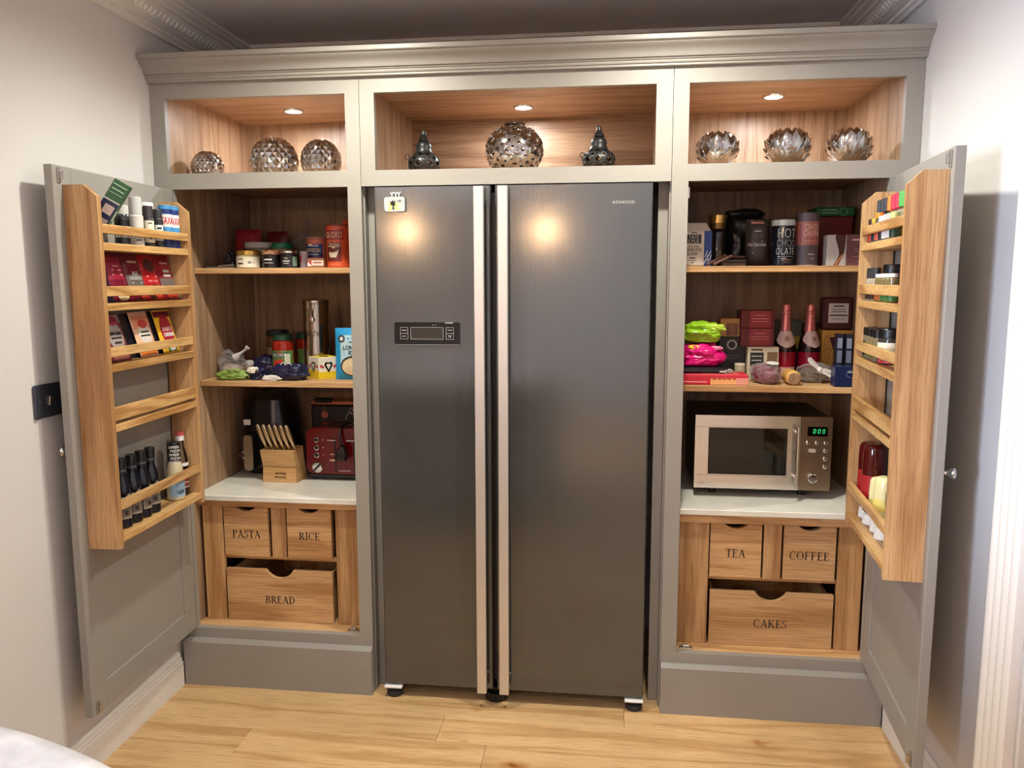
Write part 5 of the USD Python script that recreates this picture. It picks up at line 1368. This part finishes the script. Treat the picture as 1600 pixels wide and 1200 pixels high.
for x in (-0.034, 0.042):
    P(t, 'lever_slot', box(x - 0.003, x + 0.003, FY - 0.0006, FY + 0.001, 0.034, 0.165, 0), BLACK)
    P(t, 'lever', box(x - 0.026, x + 0.010, FY - 0.022, FY, 0.158, 0.1645, 0.002), CHROME, label='flat chrome lever')
P(t, 'chrome_strip', box(-0.022, 0.026, FY - 0.0006, FY + 0.001, 0.036, 0.039, 0), STEEL)
for x, y in ((-0.07, -0.075), (0.07, -0.075), (-0.07, -0.01), (0.07, -0.01)):
    P(t, 'bread_slot', box(x - 0.055, x + 0.055, y - 0.012, y + 0.012, 0.2045, 0.2056, 0), BLACK)
P(t, 'cord', tube([(0.004, -0.05, 0.212), (0.0, -0.11, 0.216), (-0.006, -0.146, 0.205), (-0.008, -0.154, 0.17), (-0.002, -0.156, 0.14)], 0.0048, 8), BLACK, smooth=40)
pg = P(t, 'mains_plug', moved(cat(trimesh.convex.convex_hull(np.vstack([box(-0.022, 0.022, -0.012, 0.012, -0.006, 0.03, 0.006).vertices, box(-0.012, 0.012, -0.009, 0.009, 0.03, 0.055, 0.006).vertices]))), (0.0, -0.166, 0.092), ry=0.12), C(18, 18, 20), label='black mains plug hanging over the front')
P(pg, 'plug_pin', cat(box(-0.044, -0.023, -0.172, -0.166, 0.083, 0.091, 0.001), box(-0.042, -0.023, -0.172, -0.167, 0.108, 0.113, 0.001)), C(214, 190, 160, rough=0.3, metal=0.6))
t = T('bread_bin', 'black bin with copper coloured lid and a white script letter B, behind the toaster', 'bread bin', (-0.752, 0.570, ZW))
P(t, 'bin_body', box(-0.146, 0.146, -0.046, 0.044, 0.0, 0.262, 0.006), C(26, 25, 26, rough=0.4))
P(t, 'lid', box(-0.150, 0.150, -0.050, 0.046, 0.2625, 0.280, 0.004), COPPER)
P(t, 'lid_clip', box(-0.128, -0.055, -0.055, -0.030, 0.272, 0.290, 0.004), BLACK)
P(t, 'badge', cat(moved(extr(Point(0, 0).buffer(0.015), 'y', -0.0014, 0), (-0.088, -0.046, 0.222)), ), C(176, 96, 70))
P(t, 'small_badge', moved(extr(Point(0, 0).buffer(0.010), 'y', -0.0014, 0), (-0.090, -0.046, 0.246)), C(80, 52, 46))
BS = [(0.0, 0.0), (0.012, 0.03), (0.026, 0.058), (0.036, 0.066), (0.040, 0.056), (0.032, 0.044), (0.022, 0.040), (0.036, 0.040), (0.047, 0.028), (0.044, 0.010), (0.028, -0.003), (0.010, -0.003), (0.0, 0.006)]
tt_ = np.linspace(0, len(BS) - 1, 60)
bp = np.array(BS)
P(t, 'script_letter', moved(tube(np.c_[np.interp(tt_, range(len(BS)), bp[:, 0]), np.full(60, -0.0468), np.interp(tt_, range(len(BS)), bp[:, 1])], 0.0016, 6), (-0.006, 0, 0.188)), C(210, 190, 176))

# ------------------------------------------------------------------ right cupboard, upper shelf
t = T('sugar_bag', 'white and blue paper bag of granulated sugar at the left of the upper right shelf', 'sugar', (0.6105, 0.215, ZU), rz=0.12)
P(t, 'bag_body', trimesh.convex.convex_hull(np.vstack([box(-0.042, 0.046, -0.030, 0.035, 0, 0.118, 0.004).vertices, box(-0.042, 0.034, -0.012, 0.012, 0.118, 0.146, 0.004).vertices])), C(214, 206, 190))
P(t, 'blue_side', cat(box(0.020, 0.0465, -0.0306, -0.0300, 0.0, 0.118, 0), box(0.0459, 0.0465, -0.0306, 0.0, 0.0, 0.118, 0)), C(34, 70, 140))
P(t, 'white_scratches', cat(*[moved(box(-0.0012, 0.0012, -0.0004, 0, -0.011, 0.011, 0), (0.024 + 0.0036 * i, -0.0306, 0.016 + 0.021 * ((i * 5) % 3) * 0.6), ry=0.5 - 0.16 * (i % 4)) for i in range(6)]), WHITE)
P(t, 'brand_panel', box(-0.040, 0.010, -0.0306, -0.0300, 0.076, 0.106, 0), C(30, 30, 34))
P(t, 'brand_lettering', cat(ftext('TATE', 0.0105, -0.015, 0.0975, -0.0306, 0.034), ftext('LYLE', 0.0105, -0.015, 0.084, -0.0306, 0.034)), CREAM)
P(t, 'lettering', cat(ftext('PURE CANE', 0.0055, -0.016, 0.066, -0.0300, 0.036, bold=True), ftext('GRANULATED', 0.0105, -0.014, 0.0555, -0.0300, 0.050, bold=True), ftext('SUGAR', 0.0105, -0.020, 0.042, -0.0300, 0.034, bold=True), ftext('~', 0.010, -0.018, 0.028, -0.0300, 0.02), ftext('~', 0.005, -0.018, 0.020, -0.0300, 0.024), ftext('~', 0.008, -0.018, 0.012, -0.0300, 0.008), ftext('~', 0.006, -0.014, 0.112, -0.0300, 0.02)), CHAR)
t = T('gold_cap_bottle', 'dark bottle with a broad gold cap behind the sugar bag', 'bottle', (0.690, 0.290, ZU))
P(t, 'bottle_body', lathe([(0.030, 0), (0.033, 0.003), (0.033, 0.11), (0.028, 0.124), (0.026, 0.128)], 32), C(30, 26, 26, rough=0.1), smooth=35)
P(t, 'gold_ring', lathe([(0.0262, 0.1285), (0.0275, 0.130), (0.0275, 0.146), (0.0262, 0.1475)], 32), C(120, 94, 50, rough=0.35, metal=0.7), smooth=35)
P(t, 'gold_cap', lathe([(0.0275, 0.148), (0.0285, 0.150), (0.0285, 0.176), (0.027, 0.178)], 32), C(200, 164, 90, rough=0.25, metal=0.9), smooth=35)
P(t, 'label_band', patch(0.0334, 0.02, 0.055, -0.2, 0.35, 8), C(110, 100, 80), smooth=True)
t = T('black_bag', 'black plastic bag at the back of the upper right shelf', 'bag', (0.800, 0.430, ZU))
P(t, 'bag_body', crumple(0.165, 0.16, 0.200, 31, 0.16, e=0.55), C(20, 22, 26, rough=0.3), smooth=25)
P(t, 'folded_top', moved(crumple(0.15, 0.05, 0.03, 33, 0.3, sub=3), (0, -0.03, 0.178)), C(20, 24, 30, rough=0.3), smooth=25)
SB = C(92, 62, 48)
for i, (x0, y0, z0_, x1, y1, z1_, lab) in enumerate(((0.642, 0.175, 0.005, 0.704, 0.190, 0.036, 'brown chocolate stick propped up next to the sugar bag'), (0.662, 0.158, 0.005, 0.722, 0.172, 0.034, 'brown chocolate stick propped up in front of the other'), (0.706, 0.214, 0.034, 0.768, 0.205, 0.030, 'brown chocolate stick lying level behind the propped pair'))):
    t = T('chocolate_stick', lab, 'chocolate', (x0, y0, ZU), group='brown sticks beside the sugar')
    dx, dy, dz = x1 - x0, y1 - y0, z1_ - z0_
    P(t, 'stick', tube([(0, 0, z0_), (dx * 0.5, dy * 0.5, z0_ + dz * 0.5), (dx, dy, z0_ + dz)], 0.0048, 8), SB, smooth=40)
    P(t, 'stick_end', moved(trimesh.creation.icosphere(subdivisions=1, radius=0.005), (dx, dy, z0_ + dz)), C(110, 76, 58))
t = T('chocolate_tray', 'low dark tray under the brown sticks', 'tray', (0.735, 0.215, ZU))
P(t, 'tray_base', box(-0.04, 0.04, -0.025, 0.025, 0, 0.012, 0.002), C(70, 50, 42))
P(t, 'tray_lid', box(-0.042, 0.042, -0.026, 0.026, 0.012, 0.0235, 0.004), C(60, 60, 50))
t = sachet('tall dark brown hot chocolate pouch on the upper right shelf', (0.818, 0.240, ZU), 0.080, 0.158, 0.05, C(58, 48, 44, rough=0.5), -0.02, 0.0, [(rect(0.25, 0.75, 0.955, 0.985), C(214, 160, 136)), (rect(0.2, 0.72, 0.90, 0.945), C(206, 150, 126))], [('~', 0.007, 0.45, 0.74, 0.022, LTGREY), ('~', 0.005, 0.45, 0.64, 0.026, GREY), ('~', 0.006, 0.45, 0.53, 0.036, LTGREY), ('Hot Chocolate', 0.011, 0.45, 0.46, 0.06, LTGREY), ('~', 0.003, 0.47, 0.31, 0.054, GREY), ('~', 0.003, 0.47, 0.285, 0.04, GREY)], seed=51, name='chocolate_pouch', category='pouch')
P(t, 'clip', box(-0.027, 0.013, -0.006, 0.006, 0.1492, 0.1545, 0.0015), C(206, 150, 126))
t = jar('hot_chocolate_jar', 'dark hot chocolate jar with a pale blue lid and thin white letters', 'jar', (0.895, 0.205, ZU), 0.0385, 0.152, 0.020, C(18, 24, 38, rough=0.06), C(190, 206, 204, rough=0.25), None, [('HOT', 0.029, 0.107, C(180, 186, 186), 0.064, 0.16, 0), ('CHOC', 0.023, 0.0745, C(130, 140, 146), 0.064, 0.1, 0), ('OLATE', 0.022, 0.0485, C(180, 186, 186), 0.066, 0.08, 0), ('~', 0.003, 0.031, C(170, 174, 174), 0.056, 0.08), ('~', 0.005, 0.025, LTGREY, 0.018, -0.1), ('~', 0.006, 0.0195, C(150, 110, 90), 0.032, 0.1), ('~', 0.005, 0.0115, C(130, 100, 90), 0.02, 0.15)], neck=0.98, lid_r=0.0385)
t = jar('chocolate_tube', 'grey tube with a dusty pink band reading CHOC CHUNK', 'tube', (0.976, 0.225, ZU), 0.0385, 0.176, 0.002, C(90, 82, 86), C(96, 88, 92), (0.068, 0.146, C(176, 108, 100), PI), [('CHOC', 0.019, 0.128, C(228, 190, 176), 0.050, 0.25, 0), ('CHUNK', 0.018, 0.107, C(228, 190, 176), 0.058, 0.25, 0), ('~', 0.005, 0.093, C(150, 80, 74), 0.016, 0.45), ('~', 0.0035, 0.082, C(220, 180, 160), 0.05, 0.2), ('~', 0.010, 0.038, LTGREY, 0.022, 0.22), ('~', 0.006, 0.024, LTGREY, 0.016, 0.3)], neck=1.0, lid_r=0.037, part='tube_body')
P(t, 'base_ring', lathe([(0.030, -0.0), (0.039, 0.0002), (0.039, 0.003), (0.0386, 0.0032)], 32, cap=False), C(190, 176, 160), smooth=30)
t = carton('red_tin_box', 'tall dark red box with a green lid at the back of the upper right shelf', 'box', (1.105, 0.440, ZU), 0.125, 0.12, 0.176, C(110, 10, 18), b=0.003)
P(t, 'lid', box(-0.066, 0.066, -0.064, 0.064, 0.1762, 0.208, 0.004), C(10, 92, 44))
P(t, 'lid_print', cat(ftext('~', 0.009, -0.018, 0.198, -0.0641, 0.05), ftext('~', 0.009, -0.018, 0.188, -0.0641, 0.054), moved(extr(Point(0, 0).buffer(0.014).difference(Point(0, 0).buffer(0.012)), 'y', -0.0006, 0), (0.028, -0.064, 0.191))), C(120, 180, 140))
t = carton('chocolate_carton', 'low white and purple carton with a brown swirl, front right of the upper shelf', 'carton', (1.095, 0.205, ZU), 0.128, 0.05, 0.101, C(190, 184, 178), panels=[(-0.002, 0.064, 0.0, 0.101, C(112, 70, 74))], texts=[('~', 0.014, 0.034, 0.084, 0.036, C(220, 190, 180)), ('~', 0.005, 0.036, 0.054, 0.03, C(170, 130, 126)), ('~', 0.005, 0.036, 0.046, 0.024, C(170, 130, 126)), ('~', 0.004, 0.036, 0.030, 0.036, C(190, 150, 140))])
sw = Polygon([(-0.036, 0.101), (-0.004, 0.101), (-0.006, 0.07), (-0.008, 0.045), (-0.018, 0.02), (-0.026, 0.0), (-0.042, 0.0), (-0.032, 0.018), (-0.024, 0.034), (-0.026, 0.052), (-0.032, 0.072), (-0.038, 0.09)])
P(t, 'swirl_print', extr(sw, 'y', -0.0256, -0.025), C(74, 42, 34))
P(t, 'biscuit_print', extr(Polygon([(-0.040, 0.0), (-0.030, 0.0), (-0.012, 0.034), (-0.016, 0.038), (-0.032, 0.016)]), 'y', -0.0260, -0.0256), C(176, 116, 76))

# ------------------------------------------------------------------ right cupboard, middle shelf
t = T('shortcrust_box', 'flat red and pink fruit biscuit box lying at the left of the middle right shelf', 'biscuit box', (0.664, 0.215, ZMR))
P(t, 'box_body', box(-0.112, 0.128, -0.050, 0.050, 0, 0.036, 0.003), C(206, 36, 60))
P(t, 'red_panel', box(-0.111, 0.0, -0.0504, -0.0500, 0.004, 0.026, 0), C(196, 24, 44))
P(t, 'pink_panel', box(0.086, 0.1278, -0.0504, -0.0500, 0.001, 0.024, 0), C(226, 150, 130))
P(t, 'biscuit_print', cat(*[box(0.002 + 0.0085 * i, 0.0095 + 0.0085 * i, -0.0509, -0.0500, 0.001, 0.024 - 0.003 * (i % 3 == 1), 0) for i in range(10)]), C(236, 178, 112))
P(t, 'jam_print', cat(*[box(0.003 + 0.0085 * i, 0.009 + 0.0085 * i, -0.0512, -0.0508, 0.020 - 0.003 * (i % 2), 0.0275 - 0.002 * (i % 3), 0) for i in range(10)]), C(176, 60, 40))
P(t, 'top_panel', cat(box(-0.03, 0.10, -0.045, 0.045, 0.036, 0.0364, 0)), C(216, 110, 96))
P(t, 'lettering', ftext('~', 0.008, -0.055, 0.010, -0.0504, 0.09), C(240, 170, 160))
t = T('black_tray', 'black wrapped tray lying on the red biscuit box, under the pink bag', 'tray', (0.645, 0.235, ZMR + 0.0370))
P(t, 'tray_body', box(-0.09, 0.085, -0.05, 0.06, 0, 0.020, 0.006), C(30, 26, 30, rough=0.2))
P(t, 'silver_corner', moved(crumple(0.06, 0.05, 0.018, 41, 0.4, sub=3), (0.070, -0.03, 0.0)), C(190, 184, 176, rough=0.2), smooth=25)
t = T('pink_bag', 'bright pink foil bag with a yellow flash, under the lime green bag', 'bag', (0.642, 0.245, ZMR + 0.0576))
P(t, 'bag_body', crumple(0.165, 0.13, 0.084, 43, 0.3, e=0.8), C(222, 20, 120, rough=0.2), smooth=22)
P(t, 'yellow_flash', moved(crumple(0.045, 0.03, 0.020, 44, 0.3, sub=3), (-0.030, -0.034, 0.056)), C(236, 190, 40, rough=0.25), smooth=25)
P(t, 'pale_flash', moved(crumple(0.05, 0.03, 0.014, 45, 0.3, sub=3), (0.045, -0.030, 0.058)), C(240, 150, 180, rough=0.2), smooth=25)
t = T('lime_bag', 'lime green foil bag on top of the pink bag', 'bag', (0.640, 0.25, ZMR + 0.1422))
P(t, 'bag_body', crumple(0.155, 0.12, 0.074, 47, 0.3, e=0.8), C(150, 196, 44, rough=0.2), smooth=22)
P(t, 'crimped_end', moved(crumple(0.09, 0.035, 0.024, 48, 0.45, sub=3), (0.035, -0.035, 0.040)), C(190, 224, 80, rough=0.2), smooth=22)
t = carton('black_coffee_box', 'black box with a round silver emblem behind the foil bags', 'box', (0.765, 0.405, ZMR), 0.092, 0.07, 0.150, C(28, 26, 28), texts=[('~', 0.004, 0.0, 0.082, 0.05, GREY), ('~', 0.004, 0.0, 0.072, 0.04, GREY)])
P(t, 'emblem', moved(extr(Point(0, 0).buffer(0.018).difference(Point(0, 0).buffer(0.013)), 'y', -0.0006, 0), (0, -0.035, 0.122)), LTGREY)
t = carton('gold_frame_box', 'gold carton with a square window on top of the black box', 'box', (0.764, 0.405, ZMR + 0.1508), 0.084, 0.06, 0.066, C(190, 140, 66), panels=[(-0.020, 0.020, 0.004, 0.048, C(110, 70, 50)), (-0.010, 0.012, 0.006, 0.044, C(140, 90, 60))])
carton('cream_carton', 'cream carton with a black panel under the two dark red boxes', 'carton', (0.868, 0.375, ZMR), 0.108, 0.10, 0.118, C(206, 196, 168), panels=[(-0.045, 0.002, 0.05, 0.098, C(40, 40, 36)), (0.014, 0.05, 0.044, 0.100, C(120, 90, 64))], texts=[('~', 0.012, -0.022, 0.108, 0.04, CHAR), ('~', 0.008, -0.022, 0.085, 0.036, LTGREY), ('~', 0.008, -0.022, 0.07, 0.036, LTGREY)])
rb = carton('red_gift_box', 'dark red gift box with a pink panel, lower of the stacked pair', 'box', (0.850, 0.390, ZMR + 0.1188), 0.118, 0.08, 0.064, C(104, 14, 22), panels=[(-0.028, 0.046, 0.002, 0.062, C(150, 46, 54))], texts=[('~', 0.007, 0.008, 0.046, 0.04, C(210, 130, 130)), ('~', 0.007, 0.008, 0.034, 0.06, C(210, 130, 130)), ('~', 0.006, 0.008, 0.024, 0.056, C(210, 130, 130))], group=None)
dup(rb, (0.848, 0.392, ZMR + 0.1834), 0.04, 'dark red gift box with a pink panel, upper of the stacked pair')
carton('grey_print_box', 'grey green box with a lemon printed on it, behind the first wine bottle', 'box', (0.985, 0.545, ZMR), 0.115, 0.07, 0.205, C(90, 96, 84), panels=[(-0.05, -0.01, 0.09, 0.13, C(150, 110, 80)), (0.012, 0.05, 0.1, 0.145, C(190, 180, 70)), (-0.04, 0.02, 0.06, 0.08, C(70, 50, 40))])
carton('dark_print_box', 'dark red patterned box behind the second wine bottle', 'box', (1.095, 0.545, ZMR), 0.096, 0.07, 0.192, C(66, 34, 32), panels=[(0.01, 0.046, 0.05, 0.16, C(96, 56, 44)), (-0.046, -0.02, 0.06, 0.18, C(110, 30, 40))])
jar('blue_tub', 'tiny bright blue tub on the dark patterned box behind the wine', 'tub', (1.078, 0.530, ZMR + 0.1924), 0.015, 0.030, 0.008, C(60, 120, 180), C(80, 150, 210), neck=0.96)
jar('cream_pot', 'small cream pot in shadow behind the foil bags', 'pot', (0.790, 0.338, ZMR), 0.019, 0.058, 0.010, C(190, 176, 150), C(210, 196, 170), neck=0.95)
t = T('rose_bottle', 'sparkling rose bottle with pink foil neck, left of the pair', 'bottle', (0.955, 0.385, ZMR), group='pair of sparkling rose bottles')
P(t, 'bottle_glass', lathe([(0.030, 0.0), (0.037, 0.003), (0.0385, 0.01), (0.0385, 0.105), (0.036, 0.130), (0.026, 0.158), (0.0185, 0.178)], 36), C(36, 10, 14, rough=0.07), smooth=35)
P(t, 'pink_wine_band', patch(0.0388, 0.036, 0.098, -PI, PI, 36), C(150, 16, 40, rough=0.1), smooth=True)
P(t, 'base_label', patch(0.0391, 0.002, 0.044, -1.0, 1.0, 20), C(206, 160, 150), smooth=True)
P(t, 'foil_neck', lathe([(0.0205, 0.172), (0.0195, 0.18), (0.0165, 0.212), (0.0155, 0.234), (0.0175, 0.236), (0.0175, 0.241), (0.0155, 0.243), (0.0158, 0.262), (0.0150, 0.267), (0.008, 0.269)], 32), C(206, 120, 116, rough=0.28, metal=0.5), smooth=40)
BZ, BR = [0.105, 0.130, 0.158, 0.1719, 0.172, 0.18, 0.212], [0.0385, 0.036, 0.026, 0.0208, 0.0211, 0.0198, 0.0168]


def br(z):
    return float(np.interp(z, BZ, BR)) + 0.0006


cz = np.linspace(0.114, 0.1725, 16)
ca = np.interp(cz, [0.114, 0.120, 0.130, 0.136, 0.142, 0.158, 0.163, 0.1725], [0.06, 0.55, 1.0, 1.2, 1.42, 1.36, 1.25, 1.3])
cv = [(br(z) * math.sin(a_ * u), -br(z) * math.cos(a_ * u), z) for z, a_ in zip(cz, ca) for u in np.linspace(-1, 1, 13)]
cf = [q for j in range(15) for i in range(12) for q in ((j * 13 + i, j * 13 + i + 1, j * 13 + i + 14), (j * 13 + i, j * 13 + i + 14, j * 13 + i + 13))]
col_ = trimesh.Trimesh(np.array(cv), np.array(cf), process=False)
P(t, 'collar_label', col_, C(216, 190, 180), smooth=True)
P(t, 'collar_emblem', patch(br(0.138) + 0.0004, 0.138, 0.154, -0.25, 0.25, 6, r1=br(0.154) + 0.0004), C(170, 130, 110), smooth=True)
dup(t, (1.040, 0.385, ZMR), 0.35, 'sparkling rose bottle with pink foil neck, right of the pair')
t = carton('honeycomb_box', 'gold honeycomb printed box with a dark purple corner, right of the wine', 'box', (1.138, 0.425, ZMR), 0.108, 0.07, 0.175, C(196, 146, 62), rz=0.0)
P(t, 'honeycomb_panel', extr(Polygon([(-0.046, 0.158), (-0.030, 0.158), (0.002, 0.05), (0.004, 0.02), (-0.018, 0.006), (-0.046, 0.08)]), 'y', -0.0356, -0.035), noisy('honeycomb_print', (150, 96, 36), (206, 156, 70), 140))
P(t, 'purple_corner', extr(Polygon([(-0.028, 0.150), (0.046, 0.150), (0.046, 0.05), (0.006, 0.05)]), 'y', -0.0356, -0.035), C(60, 24, 50))
t = carton('burgundy_box', 'burgundy box with a white label standing on the honeycomb box', 'box', (1.138, 0.425, ZMR + 0.1758), 0.104, 0.055, 0.118, C(70, 22, 24), panels=[(-0.033, 0.036, 0.026, 0.096, C(206, 200, 188))], texts=[('~', 0.012, 0.002, 0.086, 0.036, CHAR), ('~', 0.010, 0.002, 0.074, 0.044, GREY), ('~', 0.010, 0.002, 0.066, 0.05, GREY), ('~', 0.012, 0.002, 0.053, 0.06, CHAR), ('~', 0.006, 0.002, 0.04, 0.044, GREY)], b=0.006)
for i, (x, lab) in enumerate(((1.118, 'slim navy carton with grey panels, left one beside the right rack'), (1.146, 'slim navy carton with grey panels, right one beside the right rack'))):
    carton('navy_carton', lab, 'carton', (x, 0.300 - 0.01 * i, ZMR), 0.022, 0.05, 0.168, C(26, 30, 50), rz=-0.1, panels=[(-0.008, 0.008, 0.12, 0.155, C(130, 140, 160)), (-0.008, 0.008, 0.07, 0.112, C(110, 120, 140)), (-0.008, 0.008, 0.02, 0.06, C(60, 70, 100))])
t = T('salami_pack', 'plum coloured sausage in shiny clear wrap on the middle right shelf', 'sausage', (0.860, 0.240, ZMR), rz=0.28)
P(t, 'sausage', moved(crumple(0.078, 0.140, 0.066, 53, 0.14, e=0.9), (0, 0, 0)), C(140, 66, 84, rough=0.2), smooth=28)
P(t, 'wrap', moved(crumple(0.088, 0.152, 0.072, 54, 0.3, e=0.85), (0, 0, 0)), FILM, smooth=20)
P(t, 'white_label', moved(moved(lathe([(0.017, 0.0), (0.017, 0.001)], 24), (0, 0, 0), s=(1.3, 1, 1)), (0.012, -0.030, 0.0715), rx=0.25), WHITE)
t = T('biscuit_roll', 'golden biscuit roll in clear film, its round end facing out', 'biscuits', (0.944, 0.205, ZMR), rz=0.0)
P(t, 'roll', moved(cyl(0.0245, -0.03, 0.06, 28, 0.006), (0, 0, 0.0252), rx=-PI / 2), noisy('biscuit_crust', (196, 140, 62), (226, 178, 96), 90, rough=0.6), smooth=35)
P(t, 'film_end', moved(moved(crumple(0.040, 0.040, 0.012, 57, 0.5, sub=3), (0, 0, 0)), (0, -0.030, 0.0255), rx=PI / 2), FILM, smooth=20)
t = T('ribbon_bag', 'clear gift bag tied with a white ribbon bow on the middle right shelf', 'gift bag', (1.036, 0.288, ZMR), rz=0.03)
P(t, 'contents', crumple(0.105, 0.082, 0.052, 59, 0.15, e=0.8), C(120, 104, 88), smooth=30)
P(t, 'bag_film', crumple(0.128, 0.100, 0.072, 60, 0.34, e=0.85), FILM, smooth=20)


def ribbon(pts, wd):
    pts = np.array(pts)
    a, b = pts + np.array([0, -0.3, 0.95]) * wd, pts - np.array([0, -0.3, 0.95]) * wd
    n = len(pts)
    v = np.vstack([a, b, a + [0, 0.0012, 0.0004], b + [0, 0.0012, 0.0004]])
    f = []
    for i in range(n - 1):
        f += [(i, n + i, n + i + 1), (i, n + i + 1, i + 1), (2 * n + i, 3 * n + i + 1, 3 * n + i), (2 * n + i, 2 * n + i + 1, 3 * n + i + 1)]
    return trimesh.Trimesh(v, np.array(f), process=False)


WR = C(232, 228, 218, rough=0.3)
lp = [(0, -0.066, 0.052), (-0.016, -0.070, 0.062), (-0.034, -0.068, 0.076), (-0.040, -0.066, 0.086), (-0.030, -0.064, 0.086), (-0.014, -0.062, 0.070), (0, -0.064, 0.054)]
P(t, 'bow_loop', ribbon(lp, 0.006), WR, smooth=60)
P(t, 'bow_loop', ribbon([(0, -0.066, 0.050), (0.018, -0.072, 0.050), (0.040, -0.076, 0.042), (0.054, -0.078, 0.030), (0.058, -0.078, 0.014), (0.048, -0.078, 0.008), (0.044, -0.078, 0.022), (0.022, -0.074, 0.036), (0.0, -0.068, 0.046)], 0.0055), WR, smooth=60)
P(t, 'knot', moved(trimesh.creation.icosphere(subdivisions=2, radius=0.009), (0, -0.068, 0.050), s=(1, 0.7, 1.1)), WR, smooth=True)
P(t, 'ribbon_tail', ribbon([(0, -0.068, 0.048), (0.002, -0.072, 0.03), (0.001, -0.074, 0.014), (0.003, -0.075, 0.003)], 0.0012), WR, smooth=60)
t = carton('navy_box', 'small navy box with a silver oval logo, at the right front of the shelf', 'box', (1.110, 0.178, ZMR), 0.080, 0.05, 0.068, C(26, 36, 74, rough=0.3), rz=0.0, texts=[('~', 0.010, 0.014, 0.050, 0.026, LTGREY)])
P(t, 'logo_oval', moved(extr(affinity.scale(Point(0, 0).buffer(0.018), 1, 0.75).difference(affinity.scale(Point(0, 0).buffer(0.0165), 1, 0.72)), 'y', -0.0006, 0), (0.014, -0.025, 0.044)), C(120, 130, 160))

# ------------------------------------------------------------------ right cupboard, microwave
t = T('microwave', 'stainless steel microwave with dark glass door and green clock display', 'microwave', (0.8585, 0.41, 0.6955))
X0, X1, Y0, Y1, B0, B1 = -0.2325, 0.2325, -0.19, 0.165, 0.032, 0.2935
P(t, 'cabinet', box(X0 + 0.004, X1 - 0.004, Y0 + 0.024, Y1, B0 + 0.001, B1 - 0.002, 0.004), C(60, 58, 56, rough=0.4, metal=0.5))
for x, y in ((-0.16, -0.12), (0.15, -0.12), (-0.16, 0.13), (0.15, 0.13)):
    P(t, 'foot', moved(cyl(0.012, 0.0, 0.034, 14), (x, y, 0)), BLACK)
dx1 = 0.1255
dr = P(t, 'door', rect_frame((X0, dx1, B0, B1), [(-0.186, 0.083, 0.083, 0.250)], Y0, Y0 + 0.022), MWSTEEL, label='steel door frame')
P(dr, 'door_glass', box(-0.187, 0.084, Y0 + 0.004, Y0 + 0.010, 0.082, 0.251, 0), mat((20, 19, 18), 0.04, 0.0, name='smoked_glass'), label='dark reflective glass')
P(dr, 'frame_line', cat(box(X0, 0.083, Y0 - 0.0003, Y0 + 0.001, 0.2525, 0.2535, 0), box(X0, 0.083, Y0 - 0.0003, Y0 + 0.001, 0.0785, 0.0795, 0)), C(110, 104, 94))
P(dr, 'door_handle', cat(tube([(0.112, Y0 - 0.032, 0.046), (0.112, Y0 - 0.032, 0.262)], 0.0072, 14), tube([(0.112, Y0, 0.082), (0.112, Y0 - 0.032, 0.082)], 0.006, 10), tube([(0.112, Y0, 0.24), (0.112, Y0 - 0.032, 0.24)], 0.006, 10)), CHROME, smooth=40)
P(dr, 'maker_mark', ftext('RW', 0.011, -0.206, 0.050, Y0 - 0.0002, 0.02), C(120, 112, 100))
pn = P(t, 'control_panel', box(dx1 + 0.002, X1, Y0, Y0 + 0.022, B0, B1, 0.0015), C(150, 132, 112, rough=0.32, metal=0.9))
P(pn, 'display', box(0.149, 0.216, Y0 - 0.0006, Y0 + 0.001, 0.226, 0.259, 0), mat((4, 6, 5), 0.1, name='display_black'))


def seg7(x, z, w, h, th):
    k = 0.12
    b = [((0, 1), (1, 1)), ((0, 0), (1, 0)), ((0, 0), (0, 0.5)), ((0, 0.5), (0, 1)), ((1, 0), (1, 0.5)), ((1, 0.5), (1, 1))]
    o = []
    for (a, c), (d, e) in b:
        xs, zs = sorted((x + a * w + k * h * c, x + d * w + k * h * e)), sorted((z + c * h, z + e * h))
        o.append(moved(extr(LineString([(x + a * w + k * h * c, z + c * h), (x + d * w + k * h * e, z + e * h)]).buffer(th / 2), 'y', Y0 - 0.0010, Y0 - 0.0006), (0, 0, 0)))
    return cat(*o)


P(pn, 'clock_digits', cat(seg7(0.168, 0.2365, 0.0062, 0.0135, 0.0016), seg7(0.184, 0.2365, 0.0062, 0.0135, 0.0016), seg7(0.199, 0.2365, 0.0062, 0.0135, 0.0016), box(0.1790, 0.1806, Y0 - 0.001, Y0 - 0.0006, 0.2395, 0.2410, 0), box(0.1798, 0.1814, Y0 - 0.001, Y0 - 0.0006, 0.2455, 0.2470, 0)), emit('clock_green', (0.05, 0.9, 0.25), 0.9), label='glowing green digits')
for x, z in ((0.151, 0.203), (0.181, 0.203), (0.211, 0.203), (0.211, 0.175), (0.211, 0.147), (0.211, 0.119)):
    P(pn, 'button', moved(lathe([(0.0075, 0.0), (0.0085, 0.0012), (0.0075, 0.004), (0.004, 0.0052)], 20), (x, Y0, z), rx=PI / 2), CHROME, smooth=30)
P(pn, 'button', extr(rounded(0.154, 0.179, 0.1685, 0.1815, 0.006), 'y', Y0 - 0.0045, Y0), C(214, 204, 188, rough=0.3, metal=0.4), smooth=30, label='wide start button')
P(pn, 'dial', moved(lathe([(0.0165, 0.0), (0.0175, 0.002), (0.0165, 0.014), (0.0135, 0.0165)], 32), (0.170, Y0, 0.079), rx=PI / 2), CHROME, smooth=30, label='round chrome dial')
